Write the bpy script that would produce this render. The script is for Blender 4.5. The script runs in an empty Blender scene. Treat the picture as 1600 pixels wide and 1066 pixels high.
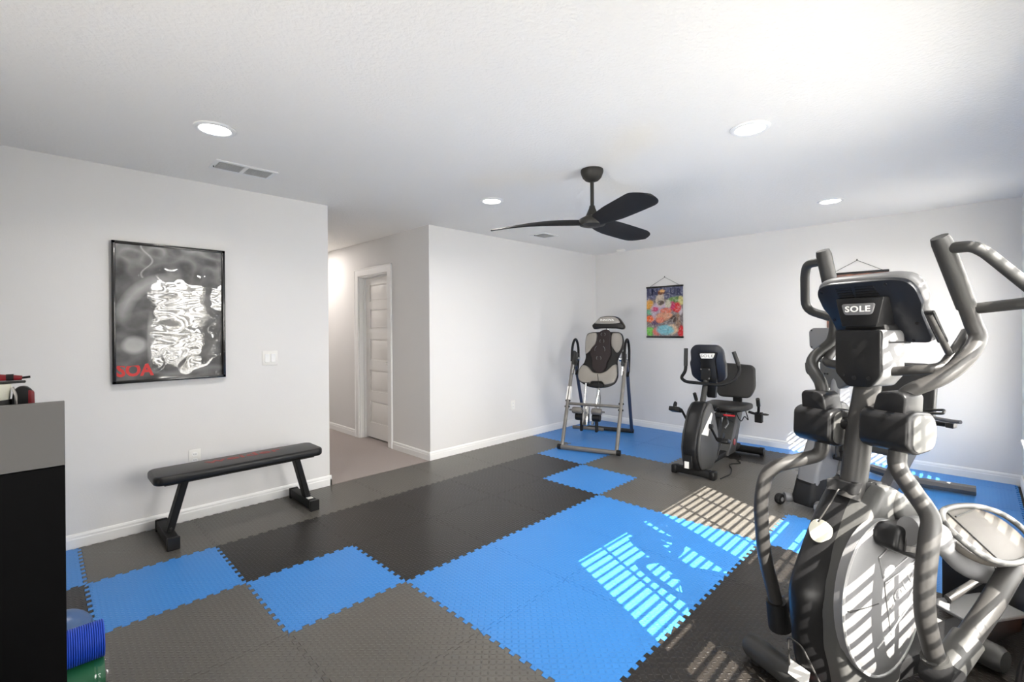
import bpy, bmesh, math, random
from math import sin, cos, pi, radians, sqrt, atan2
from mathutils import Vector, Matrix, noise

random.seed(4)
SC = bpy.context.scene
COL = SC.collection

# ------------------------------------------------------------------ camera
CAM_H = 1.3616
TH, ROLL, PIT = 0.7803, 0.0067, 0.0030
cam = bpy.data.cameras.new('camera')
cam.sensor_fit = 'HORIZONTAL'
cam.sensor_width = 36.0
cam.lens = 731.486 / 1600 * 36.0
cam.shift_y = -(533 - 516.65) / 1600.0
cam.clip_start = 0.05
co = bpy.data.objects.new('camera', cam)
COL.objects.link(co)
fw = Vector((-sin(TH), cos(TH), 0)); rt = Vector((cos(TH), sin(TH), 0)); up = Vector((0, 0, 1))
fw2 = fw * cos(PIT) - up * sin(PIT)
up2 = up * cos(PIT) + fw * sin(PIT)
rx = rt * cos(ROLL) + up2 * -sin(-ROLL) * 1.0
rx = rt * cos(ROLL) - up2 * sin(ROLL)
uy = up2 * cos(ROLL) + rt * sin(ROLL)
M = Matrix((rx, uy, -fw2)).transposed().to_4x4()
M.translation = (0, 0, CAM_H)
co.matrix_world = M
SC.camera = co

# ------------------------------------------------------------------ light
SC.view_settings.view_transform = 'Standard'
SC.view_settings.look = 'None'
SC.view_settings.gamma = 1.0
SC.view_settings.use_curve_mapping = False
SC.view_settings.exposure = 0.78
world = bpy.data.worlds.new('world'); SC.world = world
world.use_nodes = True
bg = world.node_tree.nodes['Background']
bg.inputs[0].default_value = (1.0, 0.985, 0.96, 1)
bg.inputs[1].default_value = 11.0
SUNDIR = Vector((-1, 0.488, -0.985)).normalized()
sun = bpy.data.lights.new('sun', 'SUN'); sun.energy = 22.0; sun.angle = radians(0.22); sun.color = (1.0, 0.94, 0.85)
so = bpy.data.objects.new('sun', sun); COL.objects.link(so)
so.rotation_euler = SUNDIR.to_track_quat('-Z', 'Y').to_euler(); so.location = (4, -2, 5)
for y0_, y1_ in ((1.17, 2.07), (2.18, 3.08), (4.91, 5.42)):      # portals: the sky is sampled through the windows
    p_ = bpy.data.lights.new('sky_portal', 'AREA'); p_.shape = 'RECTANGLE'; p_.size = 1.6; p_.size_y = y1_ - y0_; p_.cycles.is_portal = True
    q_ = bpy.data.objects.new('sky_portal', p_); COL.objects.link(q_); q_.location = (0.281 + 0.13, (y0_ + y1_) / 2, 1.26)
    q_.rotation_euler = (0, radians(90), 0)
# added fill lamp, unseen behind the camera, brightens the ceiling and far walls
def soft(name, loc, aim, sx, sy, e, spread=180):
    l = bpy.data.lights.new(name, 'AREA'); l.shape = 'RECTANGLE'; l.size = sx; l.size_y = sy; l.energy = e; l.color = (1, 0.96, 0.90); l.spread = radians(spread)
    o = bpy.data.objects.new(name, l); COL.objects.link(o); o.location = loc
    o.rotation_euler = (Vector(aim) - Vector(loc)).to_track_quat('-Z', 'Y').to_euler()
soft('ceiling_fill', (-0.9, -2.45, 0.5), (-1.9, 3.6, 2.55), 2.4, 0.8, 28, 88)
# added area lamps outside the windows to brighten the far left wall
soft('window_fill', (0.85, 5.62, 1.45), (-4.0, 4.0, 1.3), 0.5, 1.6, 22, 80)
soft('window_fill', (0.95, 2.3, 1.5), (-4.0, 3.9, 1.3), 1.4, 1.6, 24, 80)

# ------------------------------------------------------------------ room numbers
XL, YB, XR, ZC = -4.04, 5.874, 0.281, 2.4565
YA, YC = 1.79, 2.86          # hallway opening in the left wall
YS = -2.6                    # where the modelled part of the loft ends
HX = -7.3                    # far end of the hallway

# ------------------------------------------------------------------ materials
def lin(c):
    return tuple((v / 12.92 if v <= 0.04045 else ((v + 0.055) / 1.055) ** 2.4) for v in c)
def S(r, g, b): return lin((r / 255., g / 255., b / 255.))
def mat(name, col, rough=0.5, metal=0.0, bump=None, coat=0.0, spec=0.5, emit=None, var=None):
    m = bpy.data.materials.new(name); m.use_nodes = True
    nt = m.node_tree; b = nt.nodes['Principled BSDF']
    b.inputs['Base Color'].default_value = (*col, 1)
    b.inputs['Roughness'].default_value = rough
    b.inputs['Metallic'].default_value = metal
    b.inputs['Specular IOR Level'].default_value = spec
    b.inputs['Coat Weight'].default_value = coat
    if emit:
        b.inputs['Emission Color'].default_value = (*emit[0], 1); b.inputs['Emission Strength'].default_value = emit[1]
    tc = nt.nodes.new('ShaderNodeTexCoord')
    if bump:
        n = nt.nodes.new('ShaderNodeTexNoise'); n.inputs['Scale'].default_value = bump[0]; n.inputs['Detail'].default_value = 3
        bp = nt.nodes.new('ShaderNodeBump'); bp.inputs['Strength'].default_value = bump[1]; bp.inputs['Distance'].default_value = bump[2]
        nt.links.new(tc.outputs['Object'], n.inputs['Vector']); nt.links.new(n.outputs['Fac'], bp.inputs['Height'])
        nt.links.new(bp.outputs['Normal'], b.inputs['Normal'])
    if var:
        n = nt.nodes.new('ShaderNodeTexNoise'); n.inputs['Scale'].default_value = var[0]; n.inputs['Detail'].default_value = 4
        r = nt.nodes.new('ShaderNodeMix'); r.data_type = 'RGBA'
        r.inputs[6].default_value = (*col, 1); r.inputs[7].default_value = (*var[1], 1)
        nt.links.new(tc.outputs['Object'], n.inputs['Vector']); nt.links.new(n.outputs['Fac'], r.inputs[0]); nt.links.new(r.outputs[2], b.inputs['Base Color'])
    return m

def mat_tread(name, col, rough):
    """foam with a raised basket-weave of short bars (fine relief only)"""
    m = mat(name, col, rough, spec=0.36)
    nt = m.node_tree; b = nt.nodes['Principled BSDF']; L = nt.links
    def N(op, a, c=None, d=None):
        n = nt.nodes.new('ShaderNodeMath'); n.operation = op
        for i, v in enumerate((a, c, d)):
            if v is None: continue
            if hasattr(v, 'node'): L.new(v, n.inputs[i])
            else: n.inputs[i].default_value = v
        return n.outputs[0]
    geo = nt.nodes.new('ShaderNodeNewGeometry'); sp = nt.nodes.new('ShaderNodeSeparateXYZ'); L.new(geo.outputs['Position'], sp.inputs[0])
    p = 0.022
    u = N('MULTIPLY', sp.outputs[0], 1 / p); v = N('MULTIPLY', sp.outputs[1], 1 / p)
    par = N('MODULO', N('ABSOLUTE', N('ADD', N('FLOOR', u), N('FLOOR', v))), 2.0)
    fu = N('SUBTRACT', N('FRACT', u), 0.5); fv = N('SUBTRACT', N('FRACT', v), 0.5)
    a = N('ADD', fu, fv); c = N('SUBTRACT', fu, fv)
    la = N('ADD', N('MULTIPLY', a, N('SUBTRACT', 1.0, par)), N('MULTIPLY', c, par))
    sh = N('ADD', N('MULTIPLY', c, N('SUBTRACT', 1.0, par)), N('MULTIPLY', a, par))
    e = N('ADD', N('POWER', N('ABSOLUTE', N('DIVIDE', la, 0.62)), 2.0), N('POWER', N('ABSOLUTE', N('DIVIDE', sh, 0.24)), 2.0))
    h = N('MAXIMUM', N('SUBTRACT', 1.0, e), 0.0)
    h = N('POWER', h, 0.6)
    bp = nt.nodes.new('ShaderNodeBump'); bp.inputs['Strength'].default_value = 0.9; bp.inputs['Distance'].default_value = 0.0024
    L.new(h, bp.inputs['Height']); L.new(bp.outputs['Normal'], b.inputs['Normal'])
    return m

MT = dict(
    wall=mat('wall_paint', S(228, 227, 226), 0.7, bump=(120, 0.10, 0.003)),
    ceil=mat('ceiling_knockdown', S(247, 245, 241), 0.85, bump=(62, 0.55, 0.006)),
    trim=mat('white_trim_paint', S(242, 242, 241), 0.4),
    door=mat('door_paint', S(240, 238, 235), 0.45),
    carpet=mat('beige_carpet', S(206, 196, 191), 0.95, bump=(420, 0.9, 0.012), var=(160, S(166, 154, 149))),
    sub=mat('subfloor', S(60, 58, 56), 0.9),
    blue=mat_tread('blue_foam', S(60, 135, 212), 0.36),
    grey=mat_tread('grey_foam', S(93, 90, 85), 0.33),
    dark=mat_tread('charcoal_foam', S(36, 33, 30), 0.33),
    black=mat('black_plastic', S(22, 22, 23), 0.36, spec=0.3),
    blackm=mat('matte_black', S(20, 20, 21), 0.6, spec=0.3),
    grip=mat('dark_foam_grip', S(40, 40, 39), 0.55, bump=(300, 0.12, 0.002)),
    steel=mat('grey_painted_steel', S(50, 49, 48), 0.42, metal=0.0, spec=0.35),
    steeld=mat('dark_grey_steel', S(48, 48, 47), 0.45, metal=0.0, spec=0.35),
    silver=mat('silver_plastic', S(108, 108, 109), 0.42, spec=0.35),
    silverd=mat('dark_silver_plastic', S(72, 72, 71), 0.42, spec=0.35),
    chrome=mat('chrome', S(215, 215, 215), 0.15, metal=1.0),
    white=mat('white_plastic', S(235, 234, 230), 0.4),
    vinyl=mat('black_vinyl', S(22, 21, 21), 0.36, spec=0.4, bump=(500, 0.1, 0.001)),
    seatd=mat('dark_grey_vinyl', S(33, 32, 31), 0.5, bump=(400, 0.1, 0.001)),
    frameb=mat('black_picture_frame', S(18, 17, 17), 0.25, coat=0.3),
    fan=mat('matte_black_fan', S(44, 43, 40), 0.5, spec=0.35),
    fanb=mat('fan_blade_black', S(34, 34, 36), 0.62, bump=(40, 0.06, 0.002), spec=0.2),
    lamp=mat('lamp_lens', (1, 1, 1), 0.4, emit=((1, 0.97, 0.93), 14.0)),
    red=mat('red_print', S(205, 40, 38), 0.45),
    redd=mat('dull_red_print', S(150, 52, 48), 0.5),
    redc=mat('red_cable', S(190, 20, 30), 0.4),
    cabk=mat('black_laminate', S(4, 4, 5), 0.5, spec=0.12, var=(3, S(9, 9, 10))),
    cagr=mat('grey_laminate', S(102, 101, 99), 0.5, var=(4, S(96, 95, 93))),
    rollb=mat('royal_blue_foam', S(24, 72, 200), 0.5),
    rollg=mat('green_foam', S(28, 104, 66), 0.55),
    ball=mat('slate_blue_rubber', S(66, 96, 140), 0.35),
    cream=mat('cream_plastic', S(224, 222, 205), 0.35),
    yellow=mat('yellow_print', S(226, 220, 70), 0.5),
    orange=mat('orange_plastic', S(226, 108, 18), 0.45),
    dred=mat('dark_red_rubber', S(120, 16, 26), 0.45),
    slat=mat('white_blind_slat', S(240, 239, 235), 0.5),
    bedg=mat('silver_grey_vinyl', S(150, 145, 138), 0.34, bump=(500, 0.08, 0.001)),
    strip=mat('dark_brown_mesh', S(34, 22, 22), 0.65, bump=(900, 0.4, 0.001)),
    bag=mat('clear_plastic_film', S(225, 232, 228), 0.15),
    pedal=mat('grey_pedal_rubber', S(60, 56, 51), 0.6, bump=(600, 0.25, 0.001)),
    ventbk=mat('grey_duct_paint', S(150, 150, 148), 0.6),
    silverl=mat('light_silver_plastic', S(140, 140, 140), 0.36, metal=0.1),
    steel2=mat('mid_grey_steel', S(112, 109, 105), 0.34, metal=0.2),
    glassm=None)
g = bpy.data.materials.new('window_glass'); g.use_nodes = True
nt = g.node_tree; nt.nodes.clear()
o_ = nt.nodes.new('ShaderNodeOutputMaterial'); mx = nt.nodes.new('ShaderNodeMixShader'); tr = nt.nodes.new('ShaderNodeBsdfTransparent'); gl = nt.nodes.new('ShaderNodeBsdfGlossy')
gl.inputs['Roughness'].default_value = 0.02; mx.inputs[0].default_value = 0.06
nt.links.new(tr.outputs[0], mx.inputs[1]); nt.links.new(gl.outputs[0], mx.inputs[2]); nt.links.new(mx.outputs[0], o_.inputs[0])
MT['glassm'] = g
# blue ribbed foam roll: fine ribs along its length as relief
def ribbed(m, scale):
    nt = m.node_tree; b = nt.nodes['Principled BSDF']
    tc = nt.nodes.new('ShaderNodeTexCoord'); w = nt.nodes.new('ShaderNodeTexWave'); w.wave_type = 'BANDS'; w.bands_direction = 'Y'; w.inputs['Scale'].default_value = scale
    bp = nt.nodes.new('ShaderNodeBump'); bp.inputs['Strength'].default_value = 0.8; bp.inputs['Distance'].default_value = 0.003
    nt.links.new(tc.outputs['Object'], w.inputs['Vector']); nt.links.new(w.outputs['Fac'], bp.inputs['Height']); nt.links.new(bp.outputs['Normal'], b.inputs['Normal'])
ribbed(MT['rollb'], 50)
def print_mat(name, coat, rough=0.5):
    m = mat(name, (0.5, 0.5, 0.5), rough, coat=coat)
    nt = m.node_tree; a = nt.nodes.new('ShaderNodeVertexColor'); a.layer_name = 'Col'
    nt.links.new(a.outputs['Color'], nt.nodes['Principled BSDF'].inputs['Base Color'])
    m.node_tree.nodes['Principled BSDF'].inputs['Coat Roughness'].default_value = 0.02
    return m

# ------------------------------------------------------------------ helpers
def tag(o, label=None, cat=None, group=None, kind=None):
    if label: o['label'] = label
    if cat: o['category'] = cat
    if group: o['group'] = group
    if kind: o['kind'] = kind
    return o
def thing(name, label, cat, loc=(0, 0, 0), deg=0.0, group=None):
    o = bpy.data.objects.new(name, None); o.empty_display_size = 0.1
    COL.objects.link(o); o.location = loc; o.rotation_euler = (0, 0, radians(deg))
    return tag(o, label, cat, group)
def catmull(P, n=6):
    P = [Vector(p) for p in P]
    if len(P) < 3: return P
    Q = [P[0] * 2 - P[1]] + P + [P[-1] * 2 - P[-2]]
    out = []
    for i in range(1, len(Q) - 2):
        a, b, c, d = Q[i - 1:i + 3]
        for k in range(n):
            t = k / n
            out.append(0.5 * ((2 * b) + (-a + c) * t + (2 * a - 5 * b + 4 * c - d) * t * t + (-a + 3 * b - 3 * c + d) * t ** 3))
    out.append(P[-1])
    return out
def bendpath(P, r=0.06, n=5):
    """polyline with rounded corners"""
    P = [Vector(p) for p in P]; out = [P[0]]
    for i in range(1, len(P) - 1):
        a, b, c = P[i - 1], P[i], P[i + 1]
        d1, d2 = (a - b), (c - b)
        q = min(r, d1.length * .45, d2.length * .45)
        s, e = b + d1.normalized() * q, b + d2.normalized() * q
        for k in range(n + 1):
            t = k / n
            out.append((1 - t) ** 2 * s + 2 * t * (1 - t) * b + t * t * e)
    out.append(P[-1]); return out
def circle(cx, cy, rx, ry=None, n=24, a0=0, a1=2 * pi):
    ry = rx if ry is None else ry
    return [(cx + rx * cos(a0 + (a1 - a0) * k / n), cy + ry * sin(a0 + (a1 - a0) * k / n)) for k in range(n)]
def rrect(cx, cy, w, h, r, n=5):
    out = []
    for sx, sy, a in ((1, 1, 0), (-1, 1, pi / 2), (-1, -1, pi), (1, -1, 1.5 * pi)):
        for k in range(n + 1):
            t = a + k / n * pi / 2
            out.append((cx + sx * (w / 2 - r) + r * cos(t), cy + sy * (h / 2 - r) + r * sin(t)))
    return out
def rpoly(P, r, n=4):
    out = []; N = len(P)
    for i in range(N):
        a, b, c = Vector(P[i - 1]), Vector(P[i]), Vector(P[(i + 1) % N])
        d1, d2 = a - b, c - b; q = min(r, d1.length * .45, d2.length * .45)
        s, e = b + d1.normalized() * q, b + d2.normalized() * q
        for k in range(n + 1):
            t = k / n; v = (1 - t) ** 2 * s + 2 * t * (1 - t) * b + t * t * e
            out.append((v.x, v.y))
    return out
class MB:
    def __init__(s): s.bm = bmesh.new()
    def box(s, size, c=(0, 0, 0), rot=None, bev=0.0, seg=2):
        t = bmesh.new(); bmesh.ops.create_cube(t, size=1.0)
        for v in t.verts: v.co = Vector((v.co.x * size[0], v.co.y * size[1], v.co.z * size[2]))
        if bev > 0: bmesh.ops.bevel(t, geom=t.edges[:], offset=min(bev, min(size) * .49), segments=seg, affect='EDGES', profile=0.5)
        m = Matrix.Translation(c) @ (rot.to_4x4() if rot else Matrix())
        s.add(t, m); return s
    def box2(s, lo, hi, bev=0.0, seg=2):
        return s.box([hi[i] - lo[i] for i in range(3)], [(hi[i] + lo[i]) / 2 for i in range(3)], None, bev, seg)
    def add(s, t, m=None):
        if m is not None: bmesh.ops.transform(t, matrix=m, verts=t.verts[:])
        me = bpy.data.meshes.new('tmp'); t.to_mesh(me); t.free(); s.bm.from_mesh(me); bpy.data.meshes.remove(me); return s
    def tube(s, P, r, n=12, flat=None, caps=True, rcap=True):
        P = [Vector(p) for p in P]; N = len(P)
        R = r if isinstance(r, (list, tuple)) else [r] * N
        if len(R) != N: R = [R[0] + (R[-1] - R[0]) * i / (N - 1) for i in range(N)]
        rings = []; prev = None
        for i in range(N):
            t = (P[min(i + 1, N - 1)] - P[max(i - 1, 0)]).normalized()
            if prev is None:
                ref = Vector((0, 0, 1)) if abs(t.z) < 0.9 else Vector((1, 0, 0))
                x = t.cross(ref).normalized()
            else: x = (prev - t * prev.dot(t)).normalized()
            prev = x; y = t.cross(x)
            fx, fy = (1, 1) if flat is None else flat
            rings.append([s.bm.verts.new(P[i] + x * (R[i] * fx * cos(a)) + y * (R[i] * fy * sin(a))) for a in [2 * pi * k / n for k in range(n)]])
        for i in range(N - 1):
            for k in range(n):
                s.bm.faces.new((rings[i][k], rings[i][(k + 1) % n], rings[i + 1][(k + 1) % n], rings[i + 1][k]))
        if caps:
            s.bm.faces.new(list(reversed(rings[0]))); s.bm.faces.new(rings[-1])
        return s
    def rings(s, R, caps=True, closed=True):
        V = [[s.bm.verts.new(p) for p in r] for r in R]; n = len(V[0])
        for i in range(len(V) - 1):
            for k in range(n if closed else n - 1):
                s.bm.faces.new((V[i][k], V[i][(k + 1) % n], V[i + 1][(k + 1) % n], V[i + 1][k]))
        if caps: s.bm.faces.new(list(reversed(V[0]))); s.bm.faces.new(V[-1])
        return s
    def lathe(s, prof, c=(0, 0, 0), axis='Z', n=28):
        R = []
        for r, z in prof:
            ring = []
            for k in range(n):
                a = 2 * pi * k / n; p = (max(r, 1e-4) * cos(a), max(r, 1e-4) * sin(a), z)
                if axis == 'X': p = (p[2], p[0], p[1])
                if axis == 'Y': p = (p[1], p[2], p[0])
                ring.append(Vector(p) + Vector(c))
            R.append(ring)
        cp = prof[0][0] < 1e-3 and prof[-1][0] < 1e-3
        if not cp: R = R + [R[0]]
        return s.rings(R, caps=cp)
    def prism(s, poly, axis, lo, hi, bev=0.0, seg=2):
        t = bmesh.new()
        f = {'X': lambda a, b, w: (w, a, b), 'Y': lambda a, b, w: (a, w, b), 'Z': lambda a, b, w: (a, b, w)}[axis]
        A = [t.verts.new(f(a, b, lo)) for a, b in poly]; B = [t.verts.new(f(a, b, hi)) for a, b in poly]
        n = len(poly)
        c0 = t.faces.new(A); c1 = t.faces.new(list(reversed(B)))
        for k in range(n): t.faces.new((A[k], B[k], B[(k + 1) % n], A[(k + 1) % n]))
        bmesh.ops.recalc_face_normals(t, faces=t.faces[:])
        if bev > 0:
            ed = list({e for f_ in (c0, c1) for e in f_.edges})
            bmesh.ops.bevel(t, geom=ed, offset=bev, segments=seg, affect='EDGES', profile=0.5, clamp_overlap=True)
        return s.add(t)
    def xf(s, m): bmesh.ops.transform(s.bm, matrix=m, verts=s.bm.verts[:]); return s
    def obj(s, name, m, parent=None, smooth=True, ang=38, label=None, loc=None):
        bmesh.ops.recalc_face_normals(s.bm, faces=s.bm.faces[:])
        me = bpy.data.meshes.new(name); s.bm.to_mesh(me); s.bm.free()
        if m: me.materials.append(MT[m] if isinstance(m, str) else m)
        if smooth:
            me.shade_smooth(); me.set_sharp_from_angle(angle=radians(ang))
        o = bpy.data.objects.new(name, me); COL.objects.link(o)
        if parent: o.parent = parent
        if loc: o.location = loc
        if label: o['label'] = label
        return o
def ell(seq, f): return [f(*p) for p in seq]
def text(body, size, m, parent, mtx, name='lettering', extrude=0.0008, bold=0.0, sx=1.0, spacing=1.0, label=None, shear=0.0):
    c = bpy.data.curves.new('t', 'FONT'); c.body = body; c.size = size; c.extrude = extrude; c.offset = bold; c.shear = shear
    c.align_x = 'CENTER'; c.align_y = 'CENTER'; c.space_character = spacing; c.resolution_u = 3
    o = bpy.data.objects.new('t', c); COL.objects.link(o); bpy.context.view_layer.update()
    me = bpy.data.meshes.new_from_object(o.evaluated_get(bpy.context.evaluated_depsgraph_get()))
    bpy.data.objects.remove(o); bpy.data.curves.remove(c)
    me.transform(Matrix.Diagonal((sx, 1, 1, 1))); me.transform(mtx)
    me.materials.clear(); me.materials.append(MT[m] if isinstance(m, str) else m)
    ob = bpy.data.objects.new(name, me); COL.objects.link(ob)
    if parent: ob.parent = parent
    if label: ob['label'] = label
    return ob
def frame_mtx(origin, xdir, ydir):
    x = Vector(xdir).normalized(); y = Vector(ydir).normalized(); z = x.cross(y)
    m = Matrix((x, y, z)).transposed().to_4x4(); m.translation = origin; return m
def struct(name, mb, m, parent=None, smooth=False):
    o = mb.obj(name, m, parent, smooth=smooth)
    if parent is None: o['kind'] = 'structure'
    return o

# ================================================================== ROOM SHELL
T = 0.12
floor = struct('floor', MB().box2((XL - 0.02, YS, -0.10), (XR + 0.02, YB + 0.02, -0.0125)), 'sub')
struct('floor_hallway', MB().box2((HX, YA - T, -0.10), (XL - 0.02, YC + T, -0.006)), 'carpet')
struct('ceiling', MB().box2((HX, YS, ZC), (XR + T, YB + T, ZC + 0.1)), 'ceil')
struct('wall_left', MB().box2((XL - T, YS, -0.1), (XL, YA, ZC)), 'wall')
struct('wall_left_far', MB().box2((XL - T, YC + T, -0.1), (XL, YB + T, ZC)).box2((XL - T, YC, -.1), (XL, YC + T, ZC)), 'wall')
struct('wall_back', MB().box2((XL, YB, -0.1), (XR + T, YB + T, ZC)), 'wall')
struct('wall_front', MB().box2((XL - T, YS - T, -0.1), (XR + T, YS, ZC)), 'wall')
struct('wall_hallway_near', MB().box2((HX, YA - T, -0.1), (XL - T, YA, ZC)), 'wall')
struct('wall_hallway_end', MB().box2((HX - T, YA - T, -0.1), (HX, YC + T, ZC)), 'wall')
DX0, DX1, DZ = -5.57, -4.85, 2.045
mb = MB().box2((HX, YC, -0.1), (DX0, YC + T, ZC)).box2((DX1, YC, -0.1), (XL - T, YC + T, ZC)).box2((DX0, YC, DZ), (DX1, YC + T, ZC))
struct('wall_hallway_far', mb, 'wall')
# right wall with its three windows
SILL, HEAD = 0.46, 2.06
WIN = [(1.17, 2.07), (2.18, 3.08), (4.91, 5.42)]
mb = MB(); y = YS
for a, b in WIN:
    mb.box2((XR, y, -0.1), (XR + T, a, ZC)); mb.box2((XR, a, -0.1), (XR + T, b, SILL)); mb.box2((XR, a, HEAD), (XR + T, b, ZC)); y = b
mb.box2((XR, y, -0.1), (XR + T, YB, ZC))
struct('wall_right', mb, 'wall')

# baseboards: stepped profile
def base(name, a, b, nrm):
    a, b, nrm = Vector(a), Vector(b), Vector(nrm)
    prof = [(0, 0), (0.013, 0), (0.013, 0.055), (0.010, 0.062), (0.010, 0.074), (0.005, 0.086), (0, 0.088)]
    R = [[p + nrm * q + Vector((0, 0, z)) for q, z in prof] for p in (a, b)]
    struct(name, MB().rings(R), 'trim')
base('baseboard_left', (XL, YS, 0), (XL, YA + 0.013, 0), (1, 0, 0))
base('baseboard_left_far', (XL, YC - 0.013, 0), (XL, YB, 0), (1, 0, 0))
base('baseboard_back', (XL, YB, 0), (XR, YB, 0), (0, -1, 0))
base('baseboard_right', (XR, YS, 0), (XR, YB, 0), (-1, 0, 0))
base('baseboard_hallway_right', (DX1 + 0.085, YC, -0.006), (XL, YC, -0.006), (0, -1, 0))
base('baseboard_hallway_left', (HX, YC, -0.006), (DX0 - 0.085, YC, -0.006), (0, -1, 0))
base('baseboard_hallway_near', (HX, YA, -0.006), (XL + 0.013, YA, -0.006), (0, 1, 0))

# door in the hallway: casing, jamb, five-panel slab
def casing(mb, x0, x1, z0, z1):
    mb.box2((x0, YC - 0.017, z0), (x1, YC, z1), 0.005, 1)
mb = MB(); cw = 0.085
casing(mb, DX0 - cw, DX0 + 0.008, -0.006, DZ + cw); casing(mb, DX1 - 0.008, DX1 + cw, -0.006, DZ + cw); casing(mb, DX0, DX1, DZ - 0.008, DZ + cw)
mb.box2((DX0 - cw, YC - 0.022, DZ + cw - 0.02), (DX1 + cw, YC, DZ + cw), 0.004, 1)
mb.box2((DX1 + cw - 0.018, YC - 0.022, -0.006), (DX1 + cw, YC, DZ + cw), 0.004, 1)
mb.box2((DX0 - cw, YC - 0.022, -0.006), (DX0 - cw + 0.018, YC, DZ + cw), 0.004, 1)
struct('trim_1', mb, 'trim')
mb = MB().box2((DX0 - 0.0, YC, -0.006), (DX0 + 0.02, YC + T, DZ)).box2((DX1 - 0.02, YC, -0.006), (DX1, YC + T, DZ)).box2((DX0, YC, DZ - 0.02), (DX1, YC + T, DZ))
mb.box2((DX0 + 0.02, YC + 0.055, -0.006), (DX0 + 0.032, YC + 0.085, DZ - 0.02)).box2((DX0 + .02, YC + 0.055, DZ - 0.032), (DX1 - 0.02, YC + 0.085, DZ - 0.02))
struct('trim_2', mb, 'trim')
dy = YC + 0.086; dx0, dx1 = DX0 + 0.023, DX1 - 0.023
rows = [(0.20, 0.47), (0.595, 0.86), (0.985, 1.25), (1.375, 1.62), (1.72, 1.925)]
mb = MB()
mb.box2((dx0, dy + 0.012, 0.012), (dx1, dy + 0.034, DZ - 0.022))
mb.box2((dx0, dy, 0.012), (dx0 + 0.10, dy + 0.013, DZ - 0.022)); mb.box2((dx1 - 0.10, dy, 0.012), (dx1, dy + 0.013, DZ - 0.022))
zz = 0.012
for a, b in rows + [(DZ - 0.022, 0)]:
    mb.box2((dx0 + 0.099, dy, zz), (dx1 - 0.099, dy + 0.013, a)); zz = b
door = struct('door_1', mb, 'door')
struct('door_light_block', MB().box2((DX0 - .1, YC + T + .02, -.1), (DX1 + .1, YC + T + .06, 2.2)).box2((DX0, YC + .05, -.1), (DX1, YC + T + .02, -.007)), 'sub')  # unseen dark backing added to stop light leaking in around the door
for a, b in rows:
    MB().box2((dx0 + 0.118, dy + 0.004, a + 0.018), (dx1 - 0.118, dy + 0.014, b - 0.018), 0.007, 2).obj('door_panel', 'door', door)
MB().lathe([(0.0, 0), (0.026, 0), (0.026, -0.008), (0.010, -0.012), (0.010, -0.035), (0.024, -0.042), (0.027, -0.055), (0.018, -0.066), (0, -0.068)], (dx1 - 0.062, dy, 0.965), 'Y', 20).obj('door_knob', 'chrome', door)

# ------------------------------------------------------------------ windows + blinds
def window(idx, y0, y1):
    w = y1 - y0; xo = XR + 0.075
    mb = MB(); f = 0.04
    mb.box2((xo, y0, SILL), (xo + 0.04, y0 + f, HEAD)).box2((xo, y1 - f, SILL), (xo + 0.04, y1, HEAD))
    mb.box2((xo, y0, SILL), (xo + 0.04, y1, SILL + f)).box2((xo, y0, HEAD - f), (xo + 0.04, y1, HEAD))
    wo = struct('window_%d' % idx, mb, 'trim')
    zm = (SILL + HEAD) / 2 - 0.03
    MB().box2((xo + 0.001, y0 + f, zm - 0.035), (xo + 0.039, y1 - f, zm + 0.035), 0.004, 1).obj('meeting_rail', 'trim', wo)
    for k in (1, 2):
        yy = y0 + w * k / 3
        MB().box2((xo + 0.012, yy - 0.009, SILL + f), (xo + 0.028, yy + 0.009, zm - 0.035)).obj('muntin', 'trim', wo)
        MB().box2((xo + 0.012, yy - 0.009, zm + 0.035), (xo + 0.028, yy + 0.009, HEAD - f)).obj('muntin', 'trim', wo)
    MB().box2((xo + 0.018, y0 + f, SILL + f), (xo + 0.022, y1 - f, HEAD - f)).obj('pane', 'glassm', wo)
    MB().box2((XR - 0.03, y0 - 0.04, SILL - 0.02), (xo, y1 + 0.04, SILL + 0.002), 0.004, 1).obj('window_sill', 'trim', wo)
names = ['white slatted blind in the right-hand wall nearest the camera', 'white slatted blind behind the big elliptical, second from the camera', 'white slatted blind in the right-hand wall beside the back corner']
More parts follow.
